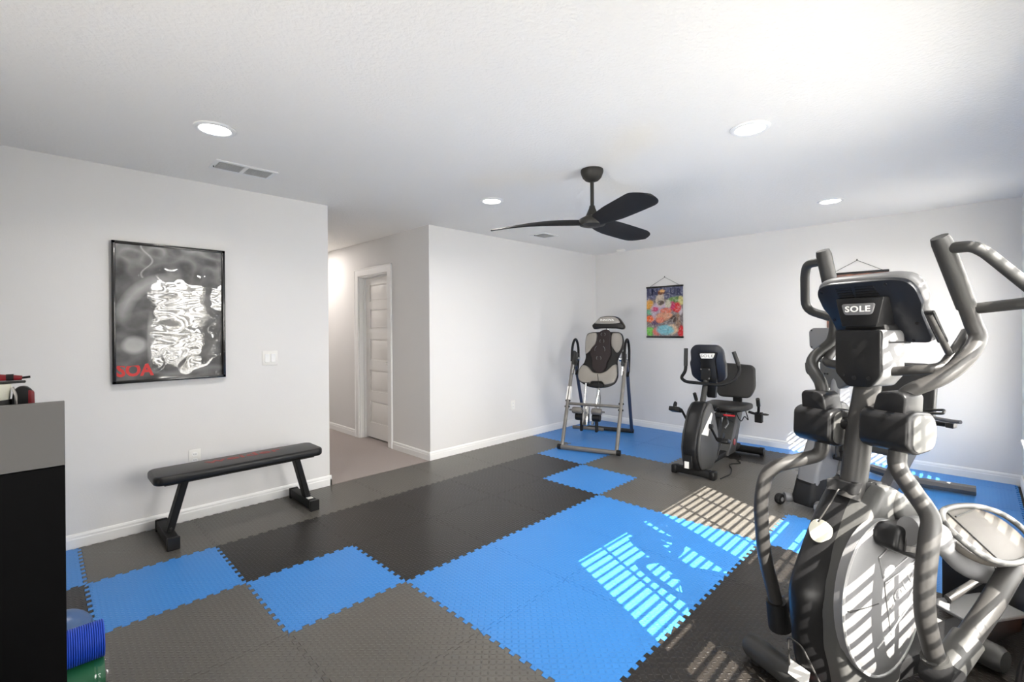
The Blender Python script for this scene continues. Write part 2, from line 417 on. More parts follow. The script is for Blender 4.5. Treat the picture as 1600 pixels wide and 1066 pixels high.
for i, (y0, y1) in enumerate(WIN):
    window(i + 1, y0, y1)
    bl = thing('window_blind', names[i], 'blind', (XR + 0.035, (y0 + y1) / 2, SILL + 0.004), 0, 'white slatted blinds')
    w = y1 - y0 - 0.012; H = HEAD - SILL - 0.004
    MB().box2((-0.028, -w / 2, H - 0.045), (0.028, w / 2, H - 0.002), 0.004, 1).obj('head_rail', 'slat', bl)
    MB().box2((-0.025, -w / 2, 0.004), (0.025, w / 2, 0.026), 0.005, 1).obj('bottom_rail', 'slat', bl)
    pitch = 0.056; ns = int((H - 0.045 - 0.05) / pitch)
    me = None
    for k in range(ns):
        z = 0.058 + k * pitch
        if me is None:
            mb = MB(); A = radians(32.5 if i < 2 else 26); R = []
            for yy in (-w / 2, w / 2):
                ring = []
                for q in (-1, -.5, 0, .5, 1): ring.append((q * 0.0318, yy, 0.004 * (1 - q * q) + 0.0014))
                for q in (1, .5, 0, -.5, -1): ring.append((q * 0.0318, yy, 0.004 * (1 - q * q) - 0.0014))
                R.append([Matrix.Rotation(-A, 3, 'Y') @ Vector(p) for p in ring])
            o = mb.rings(R).obj('slat', 'slat', bl, smooth=False); me = o.data
        else:
            o = bpy.data.objects.new('slat', me); COL.objects.link(o); o.parent = bl
        o.location = (0, 0, z)
    for yy in (-w * 0.33, w * 0.33):
        for xx in (-0.031, 0.031):
            MB().tube([(xx, yy, 0.02), (xx, yy, H - 0.04)], 0.0012, 5).obj('ladder_cord', 'slat', bl)
    MB().tube([(-0.036, -w / 2 + 0.06, H - 0.05), (-0.038, -w / 2 + 0.06, H - 0.85)], 0.004, 8).obj('tilt_wand', 'white', bl)

# ================================================================== FOAM FLOOR TILES
X0, Y0, TS = -3.4155, 0.7781, 0.61
NT = 10
def wave(t):
    """dovetail interlock profile along one edge: list of (s, offset) for one tile length"""
    out = []; p = TS / NT; d = 0.0095
    for k in range(NT):
        s = k * p
        out += [(s + p * 0.03, -d), (s + p * 0.47 + 0.004, -d), (s + p * 0.53 - 0.004, d), (s + p * 0.97, d)]
    return out
W = wave(0)
GAP = 0.0011
def tile_poly(straight=(False,) * 4, ly=TS):
    """edges: left (x=0), bottom (y=0), right, top; neighbours share the same wave so they interlock"""
    P = []
    Wb = W
    bottom = [(GAP + s, (0 if straight[1] else o) + GAP) for s, o in Wb]
    right = [(TS + (0 if straight[2] else o) - GAP, s) for s, o in W if s < ly - 0.02]
    top = [(s, ly + (0 if straight[3] else o) - GAP) for s, o in reversed(Wb)]
    left = [((0 if straight[0] else o) + GAP, s) for s, o in reversed(W) if s < ly - 0.02]
    m = 0.02
    def trim(seq, ax, lo, hi): return [p for p in seq if lo <= p[ax] <= hi]
    bottom = trim(bottom, 0, m, TS - m); top = trim(top, 0, m, TS - m); right = trim(right, 1, m, ly - m); left = trim(left, 1, m, ly - m)
    g2 = GAP
    corners = [(g2, g2), (TS - g2, g2), (TS - g2, ly - g2), (g2, ly - g2)]
    return [corners[0]] + bottom + [corners[1]] + right + [corners[2]] + top + [corners[3]] + left
cache = {}
def tile(i, j, c, straight=(False,) * 4, ly=TS):
    key = (c, straight, ly)
    if key not in cache:
        mb = MB(); mb.prism(tile_poly(straight, ly), 'Z', -0.012, 0.0)
        o = mb.obj('foam_tile', c, floor, smooth=False); cache[key] = o.data
    else:
        o = bpy.data.objects.new('foam_tile', cache[key]); COL.objects.link(o); o.parent = floor
    o.location = (X0 + i * TS, Y0 + j * TS, 0)
    o['label'] = {'blue': 'bright blue foam tile', 'grey': 'mid grey foam tile', 'dark': 'charcoal foam tile'}[c]
CM = {}
for j in range(-5, 9):
    for i in range(-1, 6): CM[i, j] = 'dark' if i >= 4 else 'grey'
def setc(c, *ij):
    for q in ij: CM[q] = c
setc('blue', (-1, -2), (0, -1), (1, 0), (2, 1), (2, 2), (2, 3), (3, 1), (3, 2), (3, 3), (1, 4), (0, 5), (0, 6), (0, 7), (1, 6), (1, 7), (-1, 6), (-1, 7), (0, 8), (1, 8), (-1, 8), (2, 8), (3, 8), (4, 8), (5, 8), (4, 4), (4, 6), (4, 7), (5, 5), (5, 6), (5, 7), (5, 4))
setc('dark', (0, -2), (0, 0), (0, 1), (0, 2), (0, 3), (0, 4), (1, 1), (1, 2), (1, 3), (2, 7), (3, 7))
setc('grey', (4, 5), (2, 4), (3, 4), (2, 5), (3, 5), (2, 6), (3, 6))
ly8 = YB - 0.004 - (Y0 + 8 * TS)
for (i, j), c in CM.items():
    st = (i == -1 and j in (1, 2, 3), False, False, j == 8)
    tile(i, j, c, st, round(ly8, 4) if j == 8 else TS)

# ================================================================== CEILING FIXTURES
def downlight(x, y, label):
    t = thing('recessed_light', label, 'ceiling light', (x, y, ZC), 0, 'recessed ceiling lights')
    MB().lathe([(0.074, -0.001), (0.100, -0.001), (0.100, -0.006), (0.092, -0.011), (0.080, -0.012), (0.074, -0.009)], n=40).obj('trim_ring', 'trim', t)
    MB().lathe([(0, -0.002), (0.076, -0.002), (0.076, -0.007), (0, -0.007)], n=40).obj('lens', 'lamp', t)
    l = bpy.data.lights.new('bulb', 'AREA'); l.shape = 'DISK'; l.size = 0.14; l.energy = 5; l.color = (1, 0.95, 0.88); l.spread = radians(150)
    o = bpy.data.objects.new('bulb', l); COL.objects.link(o); o.parent = t; o.location = (0, 0, -0.016)
downlight(-2.915, 0.676, 'round recessed light near the left ceiling vent, closest to the framed poster')
downlight(-0.875, 2.75, 'round recessed light above and right of the fan, nearest the camera on the right')
downlight(-2.92, 2.715, 'round recessed light just left of the black ceiling fan')
downlight(-0.89, 4.83, 'small-looking round recessed light near the back wall at right')
# hallway light
t = thing('recessed_light', 'round recessed light in the hallway ceiling behind the left wall', 'ceiling light', (-6.35, 2.35, ZC), 0, 'recessed ceiling lights')
MB().lathe([(0.074, -0.001), (0.100, -0.001), (0.100, -0.006), (0.080, -0.012), (0.074, -0.009)], n=40).obj('trim_ring', 'trim', t)
MB().lathe([(0, -0.002), (0.076, -0.002), (0.076, -0.007), (0, -0.007)], n=40).obj('lens', 'lamp', t)
l = bpy.data.lights.new('bulb', 'AREA'); l.shape = 'DISK'; l.size = 0.14; l.energy = 7; l.color = (1, 0.91, 0.84)
o = bpy.data.objects.new('bulb', l); COL.objects.link(o); o.parent = t; o.location = (0, 0, -0.016)

def vent(x0, x1, y0, y1, label, n):
    t = thing('ceiling_vent', label, 'vent', ((x0 + x1) / 2, (y0 + y1) / 2, ZC), 0, 'white ceiling vents')
    w, h = x1 - x0, y1 - y0; e = 0.022
    mb = MB()
    mb.box2((-w / 2 - e, -h / 2 - e, -0.008), (-w / 2 + .004, h / 2 + e, -0.0005), .002, 1).box2((w / 2 - .004, -h / 2 - e, -0.008), (w / 2 + e, h / 2 + e, -0.0005), .002, 1)
    mb.box2((-w / 2, -h / 2 - e, -0.008), (w / 2, -h / 2 + .004, -0.0005), .002, 1).box2((-w / 2, h / 2 - .004, -0.008), (w / 2, h / 2 + e, -0.0005), .002, 1)
    if n == 2: mb.box2((-w / 2, -0.012, -0.008), (w / 2, 0.012, -0.0005), .002, 1)
    mb.obj('vent_frame', 'trim', t)
    MB().box2((-w / 2, -h / 2, -0.0015), (w / 2, h / 2, -0.0006)).obj('duct_plate', 'ventbk', t)
    ns = int(w / 0.016)
    for q in range(n):
        a, b = (-h / 2 + .004, h / 2 - .004) if n == 1 else ((-h / 2 + .004, -0.012), (0.012, h / 2 - .004))[q]
        for k in range(ns):
            xx = -w / 2 + (k + .5) * w / ns
            mb = MB().box((0.016, b - a, 0.0012), (xx, (a + b) / 2, -0.006), Matrix.Rotation(radians(28), 3, 'Y'))
            mb.obj('louver', 'trim', t, smooth=False)
    MB().box((0.006, 0.004, 0.012), (-w / 2 + .05, -h / 2 - .008, -0.012)).obj('damper_lever', 'steeld', t)
vent(-3.60, -3.44, 0.82, 1.15, 'wide two-panel white ceiling vent above the framed poster', 2)
vent(-3.67, -3.49, 4.05, 4.27, 'small square ceiling vent near the far end behind the fan', 1)
t = thing('smoke_detector', 'small white round smoke detector on ceiling at the back left corner', 'detector', (-3.50, 5.70, ZC))
MB().lathe([(0, -0.001), (0.062, -0.001), (0.062, -0.018), (0.045, -0.034), (0, -0.036)], n=30).obj('detector_body', 'white', t)
MB().lathe([(0, -0.036), (0.012, -0.036), (0.012, -0.039), (0, -0.039)], n=16).obj('test_button', 'trim', t)

# ------------------------------------------------------------------ fan
fan = thing('ceiling_fan', 'black three-bladed ceiling fan hanging from a short rod', 'fan', (-1.876, 2.689, ZC))
dz = -(ZC - 2.09)
MB().lathe([(0, -0.0005), (0.076, -0.0005), (0.078, -0.012), (0.074, -0.03), (0.064, -0.055), (0.045, -0.074), (0.022, -0.083), (0, -0.084)], n=36).obj('canopy', 'fan', fan)
MB().tube([(0, 0, -0.08), (0, 0, dz + 0.09)], 0.013, 16).obj('down_rod', 'fan', fan)
MB().lathe([(0, dz + 0.118), (0.018, dz + 0.118), (0.022, dz + 0.10), (0.042, dz + 0.055), (0.048, dz + 0.045), (0, dz + 0.044)], n=28).obj('rod_cover', 'fan', fan)
MB().lathe([(0, dz + 0.046), (0.05, dz + 0.046), (0.088, dz + 0.026), (0.094, dz + 0.004), (0.086, dz - 0.016), (0.05, dz - 0.026), (0, dz - 0.027)], n=36).obj('motor_housing', 'fan', fan)
MB().lathe([(0, dz - 0.026), (0.03, dz - 0.026), (0.03, dz - 0.030), (0, dz - 0.030)], n=20).obj('hub_plate', 'steel', fan)
blade = None
for ang in (91, 211, 331):
    if blade is None:
        R = []
        for k in range(34):
            q = (k / 20 * .82) if k <= 20 else .82 + .18 * sin((k - 20) / 13 * pi / 2); r = 0.04 + q * 0.69
            wd = 0.045 + 0.03 * sin(min(1, q * 3) * pi / 2) + 0.035 * max(0, (q - .25)) ** .8
            wd *= sqrt(max(0.0, 1 - max(0, (q - 0.80) / 0.20) ** 2)) * 0.985 + 0.015
            pitch = radians(30 - 18 * q); th = 0.016 - 0.010 * q
            cy = 0.028 * sin(q * pi) * 1.0 - 0.012 * q; cz = 0.004 + 0.012 * sin(q * pi) - 0.012 * q
            ring = []
            for m_ in range(14):
                a = 2 * pi * m_ / 14; y_, z_ = wd * cos(a), th * sin(a) * (0.6 + .4 * abs(sin(a)))
                ring.append((r, cy + y_ * cos(pitch) + z_ * sin(pitch), cz - y_ * sin(pitch) + z_ * cos(pitch)))
            R.append(ring)
        blade = MB().rings(R).obj('fan_blade', 'fanb', fan, ang=60); b_ = blade
    else:
        b_ = bpy.data.objects.new('fan_blade', blade.data); COL.objects.link(b_); b_.parent = fan
    b_.location = (0, 0, dz); b_.rotation_euler = (0, 0, radians(ang))

# ================================================================== WALL ITEMS
def printed(name, nu, nv, surf, colf, m, parent, label=None):
    """printed sheet: a grid with a flat print stored as a colour attribute"""
    me = bpy.data.meshes.new(name); V = []; F = []
    for b in range(nv + 1):
        for a in range(nu + 1): V.append(surf(a / nu, b / nv))
    for b in range(nv):
        for a in range(nu):
            k = b * (nu + 1) + a; F.append((k, k + 1, k + nu + 2, k + nu + 1))
    me.from_pydata(V, [], F)
    ca = me.color_attributes.new('Col', 'FLOAT_COLOR', 'POINT')
    for b in range(nv + 1):
        for a in range(nu + 1):
            c = colf(a / nu, b / nv); ca.data[b * (nu + 1) + a].color = (*c, 1)
    me.materials.append(m); me.shade_smooth()
    o = bpy.data.objects.new(name, me); COL.objects.link(o); o.parent = parent
    if label: o['label'] = label
    return o
def mixc(a, b, t): return tuple(a[k] + (b[k] - a[k]) * max(0., min(1., t)) for k in range(3))
def blob(u, v, cx, cy, rx, ry, soft=0.25):
    d = sqrt(((u - cx) / rx) ** 2 + ((v - cy) / ry) ** 2); return max(0., min(1., (1 + soft - d) / (2 * soft)))

# framed poster on the left wall: origin at the bottom centre on the wall
py0, py1, pz0, pz1 = 0.335, 0.986, 1.017, 1.963
po = thing('framed_poster', 'large black framed black and white poster with red letters on the left wall', 'poster', (XL, (py0 + py1) / 2, pz0))
pw, ph = py1 - py0, pz1 - pz0; fb = 0.020
mb = MB()
mb.box2((0.001, -pw / 2, 0), (0.038, -pw / 2 + fb, ph), .003, 2).box2((0.001, pw / 2 - fb, 0), (0.038, pw / 2, ph), .003, 2)
mb.box2((0.001, -pw / 2, 0), (0.038, pw / 2, fb), .003, 2).box2((0.001, -pw / 2, ph - fb), (0.038, pw / 2, ph), .003, 2)
mb.obj('frame', 'frameb', po)
MB().box2((0.0005, -pw / 2 + 0.004, 0.004), (0.003, pw / 2 - .004, ph - .004)).obj('backing_board', 'blackm', po)
sw, sh = pw - 2 * fb + 0.006, ph - 2 * fb + 0.006
def psurf(u, v):
    y = (u - .5) * sw; z = fb - .003 + v * sh
    zz = z - ph / 2
    x = 0.029 - 0.030 * y * .55 - 0.039 * y * y + 0.018 * zz - 0.047 * zz * zz * .6
    x += 0.0007 * noise.noise(Vector((y * 6, z * 8, 1.7))) + 0.00010 * noise.noise(Vector((y * 14, z * 30, 5)))
    rd = (1 - abs(noise.noise(Vector((y * 7 + z * 5, z * 9 - y * 4, 2))))) ** 6
    x += 0.0013 * rd * max(0.15, min(1, abs(v - .5) * 3 - .5))
    return (x, y, z)
def pcol(u, v):
    P = Vector((u * 3.2, v * 4.2, 0))
    n = noise.fractal(P * 1.3, 0.9, 2.0, 5); cr = 1 - abs(noise.noise(Vector((u * 5 + v * 3, v * 9 - u * 2, 2)))) * 3
    g = 0.06 + 0.07 * n + max(0, cr) * 0.04
    top = max(0, (v - 0.72) / 0.28); g += top * (0.16 * max(0, cr) + 0.06 * max(0, n))
    # pale raised arm outline on the left, pale folds at the bottom
    arm = abs(sqrt(((u - 0.52) / 0.46) ** 2 + ((v - 0.44) / 0.32) ** 2) - 1.0)
    g += 0.30 * max(0, 1 - arm / 0.17) ** .8 * max(0, min(1, (.62 - u) * 5)) * max(0, min(1, (v - .40) * 6))
    g += 0.30 * blob(u, v, 0.16, 0.26, 0.10, 0.06) + 0.16 * blob(u, v, 0.30, 0.30, 0.03, 0.18)
    g += 0.10 * max(0, 1 - abs(v - 0.05 - 0.02 * sin(u * 9)) / 0.03) * (u > .3)
    g += 0.35 * max(0, 1 - abs(u - 0.27 - 0.05 * sin(v * 30)) / 0.012) * (v > .76)
    g = max(0.012, min(0.75, g)); return (g, g * 0.985, g * 0.96)
pm = print_mat('poster_print', 1.0, 0.45); pm.node_tree.nodes['Principled BSDF'].inputs['Coat IOR'].default_value = 1.75
printed('poster_sheet', 120, 180, psurf, pcol, pm, po)
text('SOA', 0.115, 'red', po, frame_mtx((0.0205, -pw / 2 + 0.118, 0.083), (0, 1, 0), (0, 0, 1)), bold=0.004, label='red letters', sx=0.86)

def plate(name, label, cat, y, z, h, w, kind):
    t = thing(name, label, cat, (XL, y, z))
    MB().box2((0.0005, -w / 2, -h / 2), (0.006, w / 2, h / 2), .003, 2).obj('cover_plate', 'white', t)
    if kind == 'switch':
        for s in (-1, 1):
            MB().box((0.006, 0.034, 0.068), (0.008, s * 0.023, 0), Matrix.Rotation(radians(3), 3, 'Y'), .0015, 1).obj('rocker', 'trim', t)
    else:
        for zz in (-0.021, 0.021):
            r = MB().prism(rrect(0, zz, 0.034, 0.030, 0.010), 'X', 0.005, 0.0085, .001, 1).obj('receptacle', 'trim', t)
            for yy in (-0.006, 0.006): MB().box((0.0006, 0.0022, 0.009), (0.0087, yy, zz + .002)).obj('slot', 'blackm', r)
        if kind == 'outlet2':
            for zz in (-0.021, 0.021):
                r = MB().prism(rrect(0.046, zz, 0.034, 0.030, 0.010), 'X', 0.005, 0.0085, .001, 1).obj('receptacle', 'trim', t)
                for yy in (0.040, 0.052): MB().box((0.0006, 0.0022, 0.009), (0.0087, yy, zz + .002)).obj('slot', 'blackm', r)
plate('light_switch', 'white double rocker light switch on left wall beside the poster', 'switch', 1.307, 1.142, 0.115, 0.115, 'switch')
plate('wall_outlet', 'white power outlet on the left wall just above the weight bench', 'outlet', 0.79, 0.445, 0.115, 0.075, 'outlet')
plate('wall_outlet', 'white power outlet low on the far left wall near the inversion table', 'outlet', 4.085, 0.43, 0.115, 0.072, 'outlet')

# hanging scroll posters on the back wall
def scroll(cx, z0, z1, w, label, art):
    t = thing('hanging_poster', label, 'poster', (cx, YB, z0), 0, 'scroll posters hanging on the back wall')
    h = z1 - z0
    MB().box2((-w / 2 - .004, -0.018, h - 0.022), (w / 2 + .004, -0.001, h), .002, 1).obj('top_rail', 'frameb', t)
    MB().box2((-w / 2 - .004, -0.018, 0), (w / 2 + .004, -0.001, 0.022), .002, 1).obj('bottom_rail', 'frameb', t)
    printed('poster_sheet', 72, 104, lambda u, v: ((u - .5) * w, -0.008 - 0.003 * sin(v * pi), 0.02 + v * (h - .04)), art, print_mat('scroll_print', 0.15, 0.5), t)
    MB().tube([(-w / 2 + .05, -0.006, h), (0.005, -0.006, h + 0.115), (w / 2 - .05, -0.006, h)], 0.0022, 6).obj('hanging_cord', 'steeld', t)
    MB().tube([(0.005, 0.0, h + .125), (0.005, -0.014, h + .125), (0.005, -0.014, h + .108)], 0.004, 6).obj('wall_hook', 'steeld', t)
    return t
def art1(u, v):
    v = v * 1.0
    n = noise.noise(Vector((u * 9, v * 12, 3))); n2 = noise.noise(Vector((u * 22, v * 30, 8)))
    c = S(126, 116, 116)
    if v > 0.76: c = mixc(S(104, 108, 140), S(74, 76, 104), n * 1.5 + .5)
    # graffiti patches
    for cx, cy, rx, ry, col in ((.08, .66, .12, .10, (222, 160, 60)), (.16, .50, .16, .06, (96, 178, 140)), (.10, .36, .13, .07, (238, 104, 30)), (.09, .10, .11, .09, (120, 206, 84)), (.28, .10, .12, .08, (216, 116, 104)), (.80, .74, .20, .06, (112, 150, 76)), (.95, .72, .08, .09, (214, 206, 130)), (.92, .52, .06, .10, (206, 196, 204)), (.94, .10, .08, .12, (206, 40, 44)), (.70, .14, .16, .10, (226, 190, 150)), (.86, .32, .07, .16, (150, 120, 100)), (.25, .28, .12, .05, (86, 58, 96)), (.52, .13, .24, .10, (126, 192, 204)), (.75, .36, .10, .07, (70, 50, 40))):
        q = blob(u + n * .03, v + n2 * .02, cx, cy, rx, ry, .18); c = mixc(c, S(*col), q)
    for cx, cy, rx, ry, col in ((.40, .52, .28, .19, (196, 176, 196)), (.24, .56, .10, .05, (206, 74, 120)), (.55, .52, .16, .06, (222, 120, 96)), (.45, .40, .20, .09, (214, 150, 118)), (.38, .33, .12, .06, (226, 132, 104)), (.60, .43, .12, .05, (222, 158, 126)), (.84, .58, .12, .10, (214, 40, 42)), (.72, .62, .07, .09, (196, 44, 96)), (.60, .66, .09, .08, (206, 200, 176)), (.38, .76, .115, .15, (208, 190, 170)), (.40, .69, .09, .05, (90, 74, 62)), (.40, .90, .12, .055, (120, 70, 40)), (.44, .93, .08, .03, (226, 170, 104))):
        q = blob(u + n * .02, v + n2 * .012, cx, cy, rx, ry, .15); c = mixc(c, S(*col), q)
    k = max(0, 1 - abs(noise.noise(Vector((u * 13, v * 17, 5)))) * 9); c = mixc(c, (0.02, 0.018, 0.02), k * .45)
    k = max(0, 1 - abs(noise.noise(Vector((u * 11 + 4, v * 15, 9)))) * 12); c = mixc(c, (0.75, 0.72, 0.66), k * .45)
    return c
def art2(u, v):
    n = noise.noise(Vector((u * 7, v * 9, 13)))
    return mixc(S(60, 60, 70), S(180, 120, 90), n + .5)
s1 = scroll(-2.945, 1.232, 1.925, 0.515, 'colourful graffiti-style scroll poster hanging left of the exercise bikes', art1)
gm = mat('slate_blue_print', S(58, 62, 92), 0.5)
for tx, xx, zz in (('U', -.205, .61), ('N', -.135, .61), ('U', .12, .61), ('R', .20, .60)):
    text(tx, 0.12, gm, s1, frame_mtx((xx, -0.0125, zz), (1, 0, 0), (0, 0, 1)), bold=0.005, extrude=0.0004, label='graffiti letter in slate blue')
scroll(-0.86, 1.232, 1.925, 0.515, 'second scroll poster mostly hidden behind the elliptical console', art2)

# ================================================================== WEIGHT BENCH
bn = thing('weight_bench', 'long black padded flat weight bench with red lettering by the left wall', 'bench', (-3.70, 1.005, 0))
py = rrect(0, 0.012, 0.27, 1.03, 0.03)
MB().prism([(a - .0, b) for a, b in rpoly([(-.145, -.49), (-.11, -.52), (.11, -.52), (.145, -.49), (.145, .50), (.11, .53), (-.11, .53), (-.145, .50)], .03)], 'Z', 0.405, 0.462, 0.018, 4).obj('pad', 'vinyl', bn)
MB().box2((-.10, -.46, .392), (.10, .47, .408)).obj('pad_board', 'blackm', bn)
text('weider', 0.125, 'redd', bn, frame_mtx((-0.045, 0.03, 0.4626), (0, 1, 0), (-1, 0, 0)), bold=0.002, sx=1.35, spacing=1.02, label='faded red lettering', extrude=.0004)
for s, yf, yt in ((-1, -0.425, -0.335), (1, 0.45, 0.365)):
    MB().box2((-0.26, yf - 0.03, 0.012), (0.145, yf + 0.03, 0.075), .005, 2).obj('foot_bar', 'blackm', bn)
    for xx in (-0.262, 0.147): MB().box2((xx - .012, yf - .034, 0.0), (xx + .012, yf + .034, 0.08), .004, 1).obj('end_cap', 'black', bn)
    a, b = Vector((0, yf, 0.07)), Vector((0, yt, 0.40)); d = b - a
    rot = Matrix.Rotation(-atan2(d.y, d.z), 3, 'X')
    MB().box((0.075, 0.04, d.length), (a + b) / 2, rot, .004, 1).obj('leg', 'steeld', bn).data.materials[0] = MT['blackm']
    MB().lathe([(0, 0), (.007, 0), (.007, .008), (0, .008)], (0.04, yf + .005, 0.10), 'X', 10).obj('bolt', 'steel', bn)
MB().box2((0.04, 0.43, 0.0752), (0.085, 0.47, 0.0760)).obj('sticker', 'white', bn, label='pale warning sticker')

# ================================================================== INVERSION TABLE
iv = thing('inversion_table', 'grey inversion table with silver and black padded bed in the far corner', 'exercise machine', (-3.027, 4.235, 0), 18.2)
def tb(name, P, r, m, par=iv, n=10, **k): return MB().tube(P, r, n).obj(name, m, par, **k)
tb('foot_bar', [(-.345, 0, .03), (.345, 0, .03)], .026, 'steel2')
tb('foot_bar', [(-.44, 1.165, .028), (.25, 1.165, .028)], .026, 'steeld')
for s in (-1, 1): MB().lathe([(0, -.02), (.03, -.02), (.03, .02), (0, .02)], (s * .335, 0, .032), 'X', 14).obj('end_cap', 'blackm', iv)
for a, b, tp in ((-.31, -.36, -.315), (.31, .30, .315)):
    top = (tp, 0.46, 1.02)
    tb('front_leg', [(a, 0.01, .03), (tp, .44, .99)], .021, 'steel2', n=12)
    tb('rear_leg', [((-.40 if a < 0 else .225), 1.16, .03), (tp, .49, .99)], .021, mat('navy_grey_steel', S(74, 80, 98), .4, .3) if a < 0 else bpy.data.materials['navy_grey_steel'], n=12)
    # pivot plate, side bracket, loop handle
    MB().box((0.035, .13, .17), (tp - .02 * (1 if a < 0 else -1) * -1, .44, 1.0), Matrix.Rotation(radians(-18), 3, 'X'), .012, 2).obj('pivot_block', 'steeld', iv)
    MB().lathe([(0, -.03), (.022, -.03), (.022, .03), (0, .03)], (tp + (.045 if a < 0 else -.045), .46, 1.0), 'X', 16).obj('pivot_pin', 'chrome', iv)
    h = catmull([(tp, .38, .97), (tp, .40, 1.12), (tp, .47, 1.215), (tp, .56, 1.22), (tp, .63, 1.10), (tp, .60, .88), (tp, .54, .80)], 5)
    MB().tube(h, .015, 10).obj('loop_handle', 'blackm', iv)
    MB().box((0.012, .05, .22), (tp + (.02 if a < 0 else -.02), .40, .92), Matrix.Rotation(radians(-22), 3, 'X'), .003, 1).obj('hook_plate', 'chrome', iv)
    for zz in (.455, .52):
        vv = .01 + (zz - .03) / .96 * .43; xx = a + (tp - a) * (zz - .03) / .96
        MB().lathe([(0, -.028), (.011, -.028), (.011, .028), (0, .028)], (xx, vv, zz), 'X', 10).obj('knob', 'blackm', iv)
tb('cross_bar', [(-.31, .215, .49), (.31, .215, .49)], .017, 'steel2')
MB().box((.047, .047, .16), (-.3125, .27, .60), Matrix.Rotation(radians(-24), 3, 'X')).obj('warning_sticker', 'white', iv, label='pale sticker wrapped round the left leg')
# bed: outline given across (x) and up (z), leaning back
def lean(z, off=0): return 0.45 + 0.2 * (z - .66) + off
def slab(poly, th, off, m, name, bev=.012, par=iv, seg=3):
    mb = MB(); mb.prism(rpoly(poly, .03, 3), 'Y', -th / 2, th / 2, bev, seg)
    for v in mb.bm.verts: v.co.y += lean(v.co.z, off)
    return mb.obj(name, m, par, ang=50)
bed = [(-.047, 1.319), (-.135, 1.317), (-.188, 1.30), (-.207, 1.224), (-.203, 1.091), (-.187, 1.016), (-.207, .941), (-.249, .902), (-.274, .846), (-.273, .771), (-.248, .716), (-.138, .662), (-.022, .649), (.108, .669), (.185, .713), (.213, .79), (.208, .88), (.195, .97), (.221, 1.043), (.262, 1.116), (.264, 1.217), (.243, 1.29), (.2, 1.318), (.116, 1.319)]
slab(bed, .055, .03, 'vinyl', 'bed_pad')
slab([(-.066, 1.314), (-.134, 1.31), (-.182, 1.286), (-.198, 1.215), (-.191, 1.045), (-.132, 1.093), (-.069, 1.178), (-.049, 1.262)], .04, .005, 'bedg', 'side_bolster', .016)
slab([(.125, 1.309), (.2, 1.314), (.239, 1.281), (.256, 1.208), (.236, 1.116), (.193, 1.061), (.123, 1.152), (.114, 1.244)], .04, .005, 'bedg', 'side_bolster', .016)
slab([(-.221, .927), (-.266, .846), (-.266, .771), (-.239, .726), (-.12, .699), (-.103, .732), (.039, .738), (.06, .694), (.18, .726), (.206, .799), (.2, .943), (.152, .932), (.081, .857), (.007, .828), (-.089, .833), (-.151, .905)], .045, .003, 'bedg', 'seat_pad', .018)
st = slab([(.029, 1.347), (-.019, 1.328), (-.045, 1.281), (-.055, 1.187), (-.124, 1.111), (-.13, 1.055), (-.092, .981), (-.098, .898), (-.032, .835), (.025, .833), (.079, .894), (.085, .967), (.128, 1.041), (.126, 1.096), (.113, 1.17), (.117, 1.281), (.106, 1.328), (.067, 1.352)], .03, -.018, 'strip', 'massage_pad', .008)
for cx, cz, r in ((.025, 1.291, .026), (.014, 1.211, .026), (-.006, 1.108, .062), (-.014, 1.009, .028)):
    for sgn in (0, pi):
        arc = [(cx + r * cos(sgn + t * .5 - .9 + (0 if sgn == 0 else 0)), lean(cz, -.034), cz + r * .9 * sin(sgn + t * .5 - .9)) for t in [k * 0.45 for k in range(9)]]
        MB().tube(arc, [.003, .006 + r * .06, .007 + r * .08, .006 + r * .06, .003], 6).obj('ring_emblem', 'silver', st)
slab([(-.10, .71), (-.02, .74), (.06, .71), (.05, .66), (-.09, .66)], .05, .0, 'blackm', 'seat_nose', .015)
hd = MB(); hd.prism(rpoly([(-.125, 1.40), (-.077, 1.443), (-.02, 1.499), (.056, 1.514), (.151, 1.51), (.208, 1.486), (.255, 1.42), (.275, 1.378), (.257, 1.346), (.173, 1.36), (-.017, 1.362), (-.1, 1.35)], .02, 3), 'Y', .56, .66, .03, 4)
hd = hd.obj('head_pillow', 'vinyl', iv, ang=50)
pl_ = MB(); pl_.prism(rpoly([(-.09, 1.425), (-.015, 1.492), (.056, 1.506), (.151, 1.502), (.20, 1.478), (.232, 1.428), (.15, 1.418), (0, 1.418)], .02, 3), 'Y', .553, .60, .012, 3)
pl_.obj('pillow_top_panel', 'bedg', hd)
text('INNOVA', 0.034, 'white', hd, frame_mtx((.07, .5515, 1.462), (1, 0.0, 0), (0, 0, 1)), bold=.0012, sx=1.25, label='small white lettering')
tb('headrest_post', [(.07, .60, 1.37), (.055, .59, 1.30)], .014, 'chrome')
